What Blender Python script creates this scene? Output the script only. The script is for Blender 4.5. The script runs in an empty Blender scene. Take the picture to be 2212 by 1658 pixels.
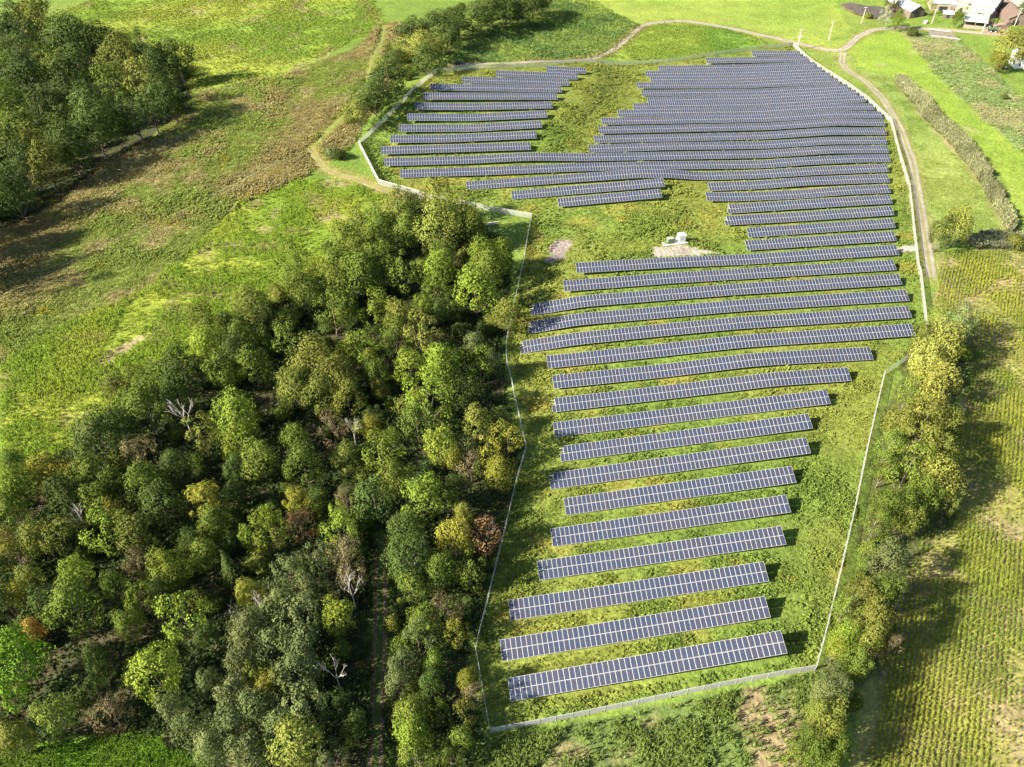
import bpy, math, random
import numpy as np
from mathutils import Matrix, Vector, Euler

# ------------------------------------------------------------------ camera, sky, sun, exposure
scene = bpy.context.scene
COL = scene.collection
R = math.radians
CAM_H, PITCH = 135.0, R(42.5)
FPX, CX, CY = 1613.0, 1106.0, 829.0          # focal length and centre of the 2212 x 1658 view of the photograph
cam_d = bpy.data.cameras.new('camera')
cam = bpy.data.objects.new('camera', cam_d)
COL.objects.link(cam)
cam.location = (0, 0, CAM_H)
cam.rotation_euler = (R(90) - PITCH, 0, 0)
cam_d.sensor_fit = 'HORIZONTAL'
cam_d.sensor_width = 36.0
cam_d.lens = 36.0 * FPX / 2212.0
cam_d.clip_start = 1.0
cam_d.clip_end = 30000.0
scene.camera = cam

SUN_EL, SHADOW_AZ = R(31), R(20)             # shadows fall to the right and a little away from the camera
world = bpy.data.worlds.new('World')
scene.world = world
world.use_nodes = True
wn = world.node_tree
wn.nodes.clear()
w_out = wn.nodes.new('ShaderNodeOutputWorld')
w_bg = wn.nodes.new('ShaderNodeBackground')
w_sky = wn.nodes.new('ShaderNodeTexSky')
w_sky.sky_type = 'NISHITA'
w_sky.sun_disc = False
w_sky.sun_elevation = SUN_EL
# sky sun direction for rotation r is (sin r, cos r); the sun stands opposite to the shadows
_sx, _sy = -math.cos(SHADOW_AZ), -math.sin(SHADOW_AZ)
w_sky.sun_rotation = math.atan2(_sx, _sy)
w_sky.air_density = 1.0
w_sky.dust_density = 1.2
w_bg.inputs['Strength'].default_value = 0.052
wn.links.new(w_sky.outputs[0], w_bg.inputs[0])
wn.links.new(w_bg.outputs[0], w_out.inputs[0])

sun_d = bpy.data.lights.new('sun', 'SUN')
sun_d.energy = 5.0
sun_d.angle = R(0.55)
sun_d.color = (1.0, 0.92, 0.76)
sun = bpy.data.objects.new('sun', sun_d)
COL.objects.link(sun)
_sd = Vector((math.cos(SHADOW_AZ) * math.cos(SUN_EL), math.sin(SHADOW_AZ) * math.cos(SUN_EL), -math.sin(SUN_EL)))
sun.rotation_euler = _sd.to_track_quat('-Z', 'Y').to_euler()
sun.location = (-300, -100, 250)

scene.view_settings.view_transform = 'Standard'
scene.view_settings.look = 'None'
scene.view_settings.exposure = 2.12
scene.view_settings.gamma = 1.0
scene.view_settings.use_curve_mapping = False
scene.render.engine = 'CYCLES'

rng = np.random.default_rng(7)
random.seed(7)

# ------------------------------------------------------------------ helpers
def tag(o, label=None, category=None, group=None, kind=None):
    if label: o['label'] = label
    if category: o['category'] = category
    if group: o['group'] = group
    if kind: o['kind'] = kind
    return o

def link(name, data, parent=None, matrix=None):
    o = bpy.data.objects.new(name, data)
    COL.objects.link(o)
    if parent is not None: o.parent = parent
    if matrix is not None: o.matrix_local = matrix
    return o

def empty(name, loc, rz=0.0):
    o = bpy.data.objects.new(name, None)
    o.empty_display_size = 0.5
    COL.objects.link(o)
    o.location = loc
    o.rotation_euler = (0, 0, rz)
    return o

def mesh_np(name, verts, faces, mat=None, smooth=False, cols=None, colname='Col'):
    """verts (N,3); faces (F,3) or (F,4) int array."""
    verts = np.asarray(verts, dtype=np.float32); faces = np.asarray(faces, dtype=np.int32)
    me = bpy.data.meshes.new(name)
    me.vertices.add(len(verts)); me.vertices.foreach_set('co', verts.ravel())
    k = faces.shape[1]
    me.loops.add(faces.size); me.loops.foreach_set('vertex_index', faces.ravel())
    me.polygons.add(len(faces))
    me.polygons.foreach_set('loop_start', np.arange(0, faces.size, k, dtype=np.int32))
    me.polygons.foreach_set('loop_total', np.full(len(faces), k, dtype=np.int32))
    if smooth: me.polygons.foreach_set('use_smooth', np.ones(len(faces), dtype=bool))
    if cols is not None:
        a = me.attributes.new(colname, 'FLOAT_COLOR', 'POINT')
        c = np.ones((len(verts), 4), dtype=np.float32); c[:, :3] = cols
        a.data.foreach_set('color', c.ravel())
    me.update(calc_edges=True)
    me.validate()
    if mat: me.materials.append(mat)
    return me

class MB:
    """collects boxes, prisms and tubes into one mesh"""
    def __init__(s): s.v = []; s.f = []; s.m = []
    def add(s, vs, fs, m=0):
        b = len(s.v); s.v += [tuple(v) for v in vs]; s.f += [tuple(i + b for i in f) for f in fs]; s.m += [m] * len(fs)
    def box(s, x0, x1, y0, y1, z0, z1, m=0, M=None):
        vs = [Vector(p) for p in ((x0,y0,z0),(x1,y0,z0),(x1,y1,z0),(x0,y1,z0),(x0,y0,z1),(x1,y0,z1),(x1,y1,z1),(x0,y1,z1))]
        if M is not None: vs = [M @ v for v in vs]
        s.add(vs, [(3,2,1,0),(4,5,6,7),(0,1,5,4),(1,2,6,5),(2,3,7,6),(3,0,4,7)], m)
    def tube(s, p0, p1, r0, r1, n=6, m=0, caps=True):
        p0, p1 = Vector(p0), Vector(p1); d = (p1 - p0).normalized()
        a = d.cross(Vector((0, 0, 1)))
        if a.length < 1e-3: a = d.cross(Vector((1, 0, 0)))
        a.normalize(); b = d.cross(a)
        vs = []
        for p, r in ((p0, r0), (p1, r1)):
            for i in range(n):
                t = 2 * math.pi * i / n; vs.append(p + a * math.cos(t) * r + b * math.sin(t) * r)
        fs = [(i, (i + 1) % n, n + (i + 1) % n, n + i) for i in range(n)]
        if caps: fs += [tuple(range(n - 1, -1, -1)), tuple(range(n, 2 * n))]
        s.add(vs, fs, m)
    def prism(s, prof, y0, y1, m=0):
        """profile in (x, z) swept along y"""
        n = len(prof)
        vs = [(x, y0, z) for x, z in prof] + [(x, y1, z) for x, z in prof]
        fs = [tuple(range(n)), tuple(range(2 * n - 1, n - 1, -1))] + [(i, n + i, n + (i + 1) % n, (i + 1) % n) for i in range(n)]
        s.add(vs, fs, m)
    def mesh(s, name, mats):
        me = bpy.data.meshes.new(name); me.from_pydata(s.v, [], s.f)
        for m in (mats if isinstance(mats, (list, tuple)) else [mats]): me.materials.append(m)
        me.polygons.foreach_set('material_index', s.m); me.update()
        return me
    def build(s, name, mats, parent=None, matrix=None): return link(name, s.mesh(name, mats), parent, matrix)

# value noise in plan, used for land cover, density and terrain
_perm = np.random.default_rng(11).random((256, 256)).astype(np.float64)
def vnoise(x, y, scale, ox=0.0):
    x = np.asarray(x) / scale + ox * 17.3 + 1000; y = np.asarray(y) / scale + ox * 9.1 + 1000
    xi, yi = np.floor(x).astype(int), np.floor(y).astype(int); fx, fy = x - xi, y - yi
    fx = fx * fx * (3 - 2 * fx); fy = fy * fy * (3 - 2 * fy)
    g = lambda a, b: _perm[a & 255, b & 255]
    return (g(xi, yi) * (1 - fx) + g(xi + 1, yi) * fx) * (1 - fy) + (g(xi, yi + 1) * (1 - fx) + g(xi + 1, yi + 1) * fx) * fy
def fbm(x, y, scale, o=0.0):
    return (vnoise(x, y, scale, o) * 4 + vnoise(x, y, scale / 2, o + 1) * 2 + vnoise(x, y, scale / 4, o + 2)) / 7

def pip(px, py, poly):
    px = np.asarray(px); py = np.asarray(py); inside = np.zeros(px.shape, bool)
    n = len(poly); j = n - 1
    for i in range(n):
        xi, yi = poly[i]; xj, yj = poly[j]
        if yi != yj:
            inside ^= ((yi > py) != (yj > py)) & (px < (xj - xi) * (py - yi) / (yj - yi) + xi)
        j = i
    return inside

def seg_dist(px, py, line):
    d = np.full(np.shape(px), 1e9)
    for (ax, ay), (bx, by) in zip(line[:-1], line[1:]):
        vx, vy = bx - ax, by - ay; L = vx * vx + vy * vy + 1e-9
        t = np.clip(((px - ax) * vx + (py - ay) * vy) / L, 0, 1)
        d = np.minimum(d, np.hypot(px - ax - t * vx, py - ay - t * vy))
    return d

# ------------------------------------------------------------------ pixels to directions
def ray(p):
    p = np.atleast_2d(np.asarray(p, float)); u = (p[:, 0] - CX) / FPX; v = (p[:, 1] - CY) / FPX
    s, c = math.sin(PITCH), math.cos(PITCH)
    return np.stack([u, c - v * s, -s - v * c], 1)

# ------------------------------------------------------------------ the solar rows and the terrain they follow
# every row stands on one of a set of parallel lines 8.4 m apart; where the sight line meets the vertical plane of
# its line gives the height of the row, and so the roll of the land
ROW_AZ, ROW_PITCH, ROW_0 = R(6.0), 8.4, 62.0
AX = np.array([math.cos(ROW_AZ), math.sin(ROW_AZ)]); NX = np.array([-AX[1], AX[0]])
MID_H = 1.75                                    # height of a table's centre line above the ground
ROWS=[
(0,'n',[(1099.9,1490.7),(1693.7,1386.7)]),
(1,'n',[(1082.3,1405.7),(1658.4,1310.8)]),
(2,'n',[(1100.2,1318.7),(1655.7,1234.5)]),
(3,'n',[(1162.4,1233.1),(1693,1156.4)]),
(4,'n',[(1191.7,1162),(1703.3,1087.9)]),
(5,'n',[(1220,1095),(1715,1024.7)]),
(6,'s',[(1187.2,1040.2),(1746.5,962.5)]),
(7,'s',[(1209.7,981.2),(1751,909.7)]),
(8,'n',[(1196.6,928.7),(1789.7,857.2)]),
(9,'s',[(1191.7,876.2),(1448.5,846.5),(1672.9,819.2),(1835.2,808.5)]),
(10,'n',[(1195,825.8),(1448.5,799.5),(1624.6,777.4),(1742,770.5),(1882.9,763.6)]),
(11,'n',[(1182,782.6),(1448.5,754.6),(1600.4,737.7),(1742,728.4),(1845.6,721.8),(1973.3,712.2)]),
(12,'s',[(1123.3,751.5),(1244.2,731.9),(1448.5,711.5),(1600.4,697.3),(1742,688.7),(1965.7,673.9)]),
(13,'s',[(1140.6,709.1),(1244.2,690.4),(1448.5,673.2),(1600.4,660),(1960.6,637.9)]),
(14,'s',[(1145.8,670.4),(1261.5,650.7),(1448.5,635.9),(1600.4,624.5),(1945,603.4)]),
(15,'n',[(1218,618.3),(1448.5,601),(1593.5,592.4),(1932.9,572.3)]),
(16,'n',[(1244.6,579.2),(1448.5,567.2),(1609,560.9),(1938.5,539.7)]),
(17,'n',[(1611.8,530.7),(1933.6,510)]),
(18,'n',[(1615.3,503.1),(1931.2,482)]),
(19,'s',[(1565.2,477.2),(1707.5,469.6),(1928.5,455.1)]),
(20,'s',[(1571,452),(1742,441),(1925,430.2)]),
(21,'n',[(1525.8,424.7),(1586.6,426),(1724.7,420.2),(1828,411.6),(1921.6,407.8)]),
(22,'n',[(1531,404),(1638.4,399.9),(1742,391.6),(1919.5,385.3)]),
(23,'n',[(1007.7,401.6),(1228.7,385.7),(1382.3,375),(1448.5,375.7),(1517.6,380.9),(1638.4,377.1),(1759.3,369.5),(1918.1,362.9)]),
(24,'n',[(864.4,375.7),(1054,369.5),(1249.4,361.5),(1399.6,358),(1648.8,355.3),(1742,348),(1845.6,342.9),(1922.6,342.2)]),
(25,'n',[(829.9,350.5),(1012.9,345.3),(1140.6,338.4),(1261.5,340),(1448.5,336.7),(1652,333.2),(1793.8,323.5),(1919,322.9)]),
(26,'w',[(823.3,325.6),(950.7,321.5),(1145.8,315.6)]),
(26,'e',[(1272.2,321.8),(1448.5,316),(1652,313.5),(1793.8,303.8),(1915.3,304.2)]),
(27,'w',[(843.7,300.8),(968,299.7),(1158.2,291.1)]),
(27,'e',[(1283.6,301.4),(1652,293.5),(1793.8,283.4),(1913.3,284.2)]),
(28,'w',[(862,277.3),(1012.9,277.3),(1170,268)]),
(28,'e',[(1293.6,281.4),(1659,273.5),(1811,263.4),(1910.5,265.5)]),
(29,'w',[(879.9,253.1),(1012.9,254.5),(1181.7,246.5)]),
(29,'e',[(1299.8,262.4),(1655.7,256.2),(1811,246.9),(1906,248.6)]),
(30,'w',[(896.5,229.6),(1012.9,230.7),(1192.4,226.9)]),
(30,'e',[(1334.7,245.2),(1638.4,241.7),(1793.8,231.7),(1887.4,231)]),
(31,'w',[(914.1,207.9),(1203.5,208.2)]),
(31,'e',[(1368.5,230.3),(1638.4,226.2),(1759,219.6),(1868.7,213.9)]),
(32,'w',[(930,188.2),(1213,192.7)]),
(32,'e',[(1399.3,217.2),(1638.4,212.7),(1850.8,200.3)]),
(33,'w',[(998.7,172.7),(1229.7,178.9)]),
(33,'e',[(1386.5,201.7),(1638.4,199),(1832.1,187.8)]),
(34,'w',[(1071.6,158.8),(1247.7,165.7)]),
(34,'e',[(1376,184.7),(1600,184.5),(1812,175)]),
(35,'w',[(1180.3,149.9),(1265.6,153.3)]),
(35,'e',[(1405.8,172.7),(1600,171),(1794.8,163)]),
(36,'e',[(1394.4,159.9),(1600,158),(1777,150.9)]),
(37,'e',[(1422.7,148.5),(1600,146),(1761.7,139.8)]),
(38,'e',[(1525.5,131.2),(1745.5,127.8)]),
(39,'e',[(1624.6,115.7),(1729.2,116)]),
(22,'c',[(1105.4,422.3),(1434.5,394)]),
(21,'c',[(1205.2,438.2),(1428,417.8)]),
]
ROW3D = []
_ctl = []
for k, blk, P in ROWS:
    d = ray(P); t = (ROW_0 + ROW_PITCH * k) / (d[:, :2] @ NX)
    q = d * t[:, None]; z = CAM_H + q[:, 2] - MID_H
    along = q[:, :2] @ AX
    ROW3D.append((k, blk, along, z))
    n = max(2, int((along[-1] - along[0]) / 8))
    for a in np.linspace(along[0], along[-1], n):
        xy = AX * a + NX * (ROW_0 + ROW_PITCH * k)
        _ctl.append((xy[0], xy[1], np.interp(a, along, z)))
_ctl = np.array(_ctl)
TX0, TY0, TS = -700.0, -100.0, 4.0
_gx = np.arange(TX0, 701, TS); _gy = np.arange(TY0, 901, TS)
_GX, _GY = np.meshgrid(_gx, _gy)
_num = np.zeros(_GX.shape); _den = np.zeros(_GX.shape); _nu2 = np.zeros(_GX.shape); _de2 = np.zeros(_GX.shape)
for cx_, cy_, ch in _ctl:
    d2 = (_GX - cx_) ** 2 + (_GY - cy_) ** 2
    w = np.exp(-d2 / (2 * 9.0 ** 2)); _num += w * ch; _den += w
    w = np.exp(-d2 / (2 * 40.0 ** 2)); _nu2 += w * ch; _de2 += w
_broad = _nu2 / (_de2 + 0.25)
TG = (_num + 0.15 * _broad) / (_den + 0.15)
TG += 1.2 * (fbm(_GX, _GY, 120.0, 5) - 0.5) * np.clip(1 - _den, 0, 1)
def T(x, y):
    x = np.clip((np.asarray(x, float) - TX0) / TS, 0, len(_gx) - 1.001); y = np.clip((np.asarray(y, float) - TY0) / TS, 0, len(_gy) - 1.001)
    i, j = np.floor(x).astype(int), np.floor(y).astype(int); fx, fy = x - i, y - j
    return (TG[j, i] * (1 - fx) + TG[j, i + 1] * fx) * (1 - fy) + (TG[j + 1, i] * (1 - fx) + TG[j + 1, i + 1] * fx) * fy

def at(p, h=0.0):
    """pixel(s) of the 2212 x 1658 view -> points h above the ground"""
    d = ray(p); z = np.full(len(d), 0.0)
    for _ in range(25):
        q = d * ((CAM_H - z - h) / -d[:, 2])[:, None]
        z = 0.5 * z + 0.5 * T(q[:, 0], q[:, 1])
    q[:, 2] = T(q[:, 0], q[:, 1])
    return q
def at1(x, y, h=0.0): return Vector(at([(x, y)], h)[0])
def plan(P, h=0.0): return [tuple(q[:2]) for q in at(P, h)]
def metres(px, pt):
    """pixels of the 2212 view to metres at a point"""
    s, c = math.sin(PITCH), math.cos(PITCH)
    return px * (pt[1] * c + (CAM_H - pt[2]) * s) / FPX

# windows of the photograph: pixel in an enlargement -> pixel of the 2212 view
ZO = {1: (0, 0), 2: (1300, 0), 3: (2656, 0), 4: (0, 1000), 5: (1300, 1000), 6: (2656, 1000), 7: (0, 1990), 8: (1300, 1990), 9: (2656, 1990)}
def zp(z, x, y): return (ZO[z][0] / 1.8336 + x * 0.3453, ZO[z][1] / 1.8336 + y * 0.3453)
def zl(z, pts): return [zp(z, x, y) for x, y in pts]
def fa(x, y): return (1919.7 + x * 0.13215, y * 0.13215)      # the farm enlargement

# ------------------------------------------------------------------ materials
MAT = {}
def new_mat(name):
    m = bpy.data.materials.new(name); m.use_nodes = True; m.node_tree.nodes.clear(); MAT[name] = m
    nt = m.node_tree; out = nt.nodes.new('ShaderNodeOutputMaterial')
    return m, nt, out
def N(nt, t, **kw):
    n = nt.nodes.new(t)
    for k, v in kw.items(): setattr(n, k, v)
    return n
def mixc(nt, fac, a, b, blend='MIX'):
    n = nt.nodes.new('ShaderNodeMix'); n.data_type = 'RGBA'; n.blend_type = blend
    for sock, val in ((n.inputs[0], fac), (n.inputs[6], a), (n.inputs[7], b)):
        if hasattr(val, 'links') or hasattr(val, 'is_linked'): nt.links.new(val, sock)
        else: sock.default_value = val if not isinstance(val, tuple) else (*val, 1.0)
    return n.outputs[2]
def noise(nt, coord, scale, detail=3.0, rough=0.55):
    n = nt.nodes.new('ShaderNodeTexNoise'); n.inputs['Scale'].default_value = scale
    n.inputs['Detail'].default_value = detail; n.inputs['Roughness'].default_value = rough
    if coord is not None: nt.links.new(coord, n.inputs['Vector'])
    return n
def ramp(nt, v, a, b):
    n = nt.nodes.new('ShaderNodeMapRange'); n.inputs[1].default_value = a; n.inputs[2].default_value = b
    nt.links.new(v, n.inputs[0]); return n.outputs[0]
def simple(name, col, rough=0.7, metal=0.0, var=0.15, scale=2.0, spec=0.4, bump=0.0):
    m, nt, out = new_mat(name)
    b = N(nt, 'ShaderNodeBsdfPrincipled'); tc = N(nt, 'ShaderNodeTexCoord')
    nz = noise(nt, tc.outputs['Object'], scale, 4)
    f = ramp(nt, nz.outputs[0], 0.3, 0.7)
    c = mixc(nt, f, tuple(v * (1 - var) for v in col), tuple(min(1, v * (1 + var)) for v in col))
    nt.links.new(c, b.inputs['Base Color'])
    b.inputs['Roughness'].default_value = rough; b.inputs['Metallic'].default_value = metal
    b.inputs['Specular IOR Level'].default_value = spec
    if bump:
        bp = N(nt, 'ShaderNodeBump'); bp.inputs['Strength'].default_value = bump
        nt.links.new(nz.outputs[0], bp.inputs['Height']); nt.links.new(bp.outputs[0], b.inputs['Normal'])
    nt.links.new(b.outputs[0], out.inputs[0]); return m

def attr_mat(name, translucent=0.0, var_scale=0.8, bump=0.0, rough=0.85, lo=0.75, hi=1.25, spec=0.1):
    m, nt, out = new_mat(name)
    at_ = N(nt, 'ShaderNodeAttribute', attribute_name='Col'); geo = N(nt, 'ShaderNodeNewGeometry')
    nz = noise(nt, geo.outputs['Position'], var_scale, 5, 0.65); n2 = noise(nt, geo.outputs['Position'], var_scale * 0.13, 3)
    mul = N(nt, 'ShaderNodeMath', operation='MULTIPLY')
    a = N(nt, 'ShaderNodeMapRange'); a.inputs[1].default_value = 0.3; a.inputs[2].default_value = 0.7; a.inputs[3].default_value = lo; a.inputs[4].default_value = hi
    b2 = N(nt, 'ShaderNodeMapRange'); b2.inputs[1].default_value = 0.3; b2.inputs[2].default_value = 0.7; b2.inputs[3].default_value = 0.85; b2.inputs[4].default_value = 1.15
    nt.links.new(nz.outputs[0], a.inputs[0]); nt.links.new(n2.outputs[0], b2.inputs[0])
    nt.links.new(a.outputs[0], mul.inputs[0]); nt.links.new(b2.outputs[0], mul.inputs[1])
    hs = N(nt, 'ShaderNodeVectorMath', operation='SCALE'); nt.links.new(at_.outputs['Color'], hs.inputs[0]); nt.links.new(mul.outputs[0], hs.inputs['Scale'])
    bs = N(nt, 'ShaderNodeBsdfPrincipled'); nt.links.new(hs.outputs[0], bs.inputs['Base Color'])
    bs.inputs['Roughness'].default_value = rough; bs.inputs['Specular IOR Level'].default_value = spec
    if bump:
        bp = N(nt, 'ShaderNodeBump'); bp.inputs['Strength'].default_value = bump; bp.inputs['Distance'].default_value = 0.5
        nt.links.new(nz.outputs[0], bp.inputs['Height']); nt.links.new(bp.outputs[0], bs.inputs['Normal'])
    if translucent:
        tr = N(nt, 'ShaderNodeBsdfTranslucent'); nt.links.new(hs.outputs[0], tr.inputs[0])
        mx = N(nt, 'ShaderNodeMixShader'); mx.inputs[0].default_value = translucent
        nt.links.new(bs.outputs[0], mx.inputs[1]); nt.links.new(tr.outputs[0], mx.inputs[2]); nt.links.new(mx.outputs[0], out.inputs[0])
    else: nt.links.new(bs.outputs[0], out.inputs[0])
    return m

M_GROUND = attr_mat('ground_cover', 0.0, 0.9, 0.9, 0.95, 0.62, 1.38, 0.05)
M_PLANT = attr_mat('plant_leaf', 0.42, 2.0, 0.0, 0.7, 0.75, 1.25, 0.06)
M_TRACK = attr_mat('track_gravel', 0.0, 2.2, 0.5, 0.95, 0.8, 1.2, 0.1)

# ------------------------------------------------------------------ land cover
W_CORN = plan([(0,795),(120,712),(300,632),(395,560),(520,440),(660,384),(760,398),(850,424),(830,520),(620,640),(500,720),(420,800),(260,880),(150,960),(60,1040),(0,1060)])
FALLOW = plan([(-60,520),(0,470),(150,400),(250,340),(400,250),(425,200),(600,165),(760,110),(830,50),(930,55),(900,130),(800,250),(768,300),(735,345),(700,352),(655,384),(520,440),(395,560),(300,632),(120,712),(0,795),(-60,830)])
UP_FIELD = plan([(60,60),(260,-30),(790,-30),(840,50),(700,125),(600,165),(480,182),(405,205),(300,110),(180,90)])
SOY = plan([(960,140),(1040,70),(1160,-10),(1240,-30),(1330,30),(1385,55),(1340,92),(1290,124),(1200,132)])
TOP_FIELD = plan([(1160,-10),(1240,-40),(1780,-60),(1810,15),(1850,80),(1815,107),(1720,90),(1600,60),(1450,40),(1385,52),(1300,20)])
MID_FIELD = plan([(1290,128),(1350,95),(1385,60),(1450,48),(1560,62),(1640,82),(1660,98),(1550,112),(1450,128)])
LAWN = plan([(1838,112),(1870,82),(1920,68),(1945,66),(1990,120),(2060,190),(2140,270),(2230,345),(2260,500),(2205,490),(2160,380),(2110,310),(2010,220),(1930,165),(1850,140)])
LAWN2 = plan([(1850,145),(1930,168),(1990,230),(2100,330),(2150,420),(2190,495),(2030,512),(2010,470),(1990,350),(1950,250),(1890,190)])
ROUGH = plan([(1945,66),(2060,72),(2140,150),(2212,220),(2260,250),(2260,380),(2212,335),(2110,245),(2020,160)])
E_CORN = plan([(2030,545),(2240,540),(2300,1700),(1835,1700),(1880,1480),(1960,1240),(2060,1000),(2100,800),(2085,690),(2020,660)])
S_CORN = plan([(1065,1605),(1300,1560),(1560,1505),(1760,1462),(1850,1440),(1830,1560),(1770,1760),(1000,1760),(1030,1650)])
SOLAR = plan([(1059,1580),(1766,1440),(1850,1085),(1913,801),(1963,766),(2003,690),(1987,571),(1966,397),(1926,255),(1828,176),(1714,93),(1448,131),(1158,138),(947,148),(775,307),(819,394),(916,420),(1147,464),(1132,552),(1096,725),(1137,963),(1054,1285),(1027,1396)])
WOOD_MAIN = plan([(-40,1050),(0,1020),(150,930),(250,830),(430,730),(480,660),(600,590),(700,530),(850,440),(960,420),(1035,450),(1100,560),(1100,650),(1085,740),(1095,830),(1125,960),(1105,1040),(1070,1150),(1040,1290),(1012,1390),(1020,1480),(1030,1600),(1015,1700),(860,1720),(600,1690),(480,1640),(330,1570),(190,1590),(0,1590),(-60,1600)], 5.0)
WOOD_NW = plan([(-80,60),(0,40),(90,30),(170,60),(260,70),(330,110),(400,130),(405,210),(340,250),(290,290),(190,345),(130,405),(0,465),(-80,485)], 5.0)
GLADE = plan([(-30,1612),(185,1608),(290,1568),(340,1590),(480,1660),(520,1760),(-60,1800)])
HEDGE_E = plan([(2010,680),(2100,690),(2110,780),(2060,960),(2080,1060),(1990,1200),(1950,1330),(1840,1560),(1800,1700),(1700,1700),(1740,1560),(1800,1420),(1870,1180),(1900,960),(1940,820),(1970,740)], 4.0)
TRAIL = plan(zl(8, [(325,200),(328,450),(325,700),(318,950),(310,1200),(305,1450),(290,1655),(285,1800)]))
TRACK_RIGHT = plan([(2012,600)] + zl(3, [(1612,1600),(1585,1420),(1555,1250),(1510,1000),(1430,790),(1330,620),(1220,510),(1110,445),(1070,395),(1080,330)]))
TRACK_MAIN = plan(zl(2, [(780,408),(860,404),(1100,402),(1400,383),(1650,368),(1760,333),(1850,260),(1940,180),(2010,147),(2211,132)])+zl(3, [(150,140),(330,170),(520,210),(800,275),(960,310),(1060,322),(1110,292),(1170,232),(1270,187),(1430,173),(1700,186),(1900,206),(2060,217),(2240,235)]))
TRACK_UP = plan(zl(2, [(190,-40),(220,0),(300,120),(350,170),(335,260),(275,370),(240,520)])+zl(1, [(2170,700),(1960,920)]))
TRACK_LEFT = plan(zl(1, [(1950,928),(1600,1085),(1200,1290),(800,1465),(400,1660)])+[(0,640),(-60,680)])
TRACK_SPUR = plan(zl(1, [(1950,930),(1975,990),(2020,1045),(2090,1085)])+[(770,388),(830,412),(930,437),(1010,455)])
GRAVEL_PAD = [plan(zl(5, [(1345,60),(1390,-10),(1440,-60),(1500,-80),(1530,-60),(1500,-10),(1520,30),(1440,45),(1400,75)])),
              plan([(1408,540),(1430,530),(1500,534),(1560,548),(1480,556),(1410,556)]),
              plan([(1925,533),(1985,528),(1990,541),(1935,545)])]
REED = plan([(1930,165),(1958,172),(2025,240),(2106,322),(2152,398),(2196,480),(2190,503),(2168,490),(2122,398),(2072,330),(2005,262),(1950,200)], 1.0)
BARE_STREAK = plan(zl(4, [(590, 700), (760, 590), (900, 500), (960, 515), (800, 620), (640, 725)]))
REED2 = plan([(2090,520),(2120,505),(2212,512),(2240,530),(2200,538),(2110,534)], 1.0)

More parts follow.
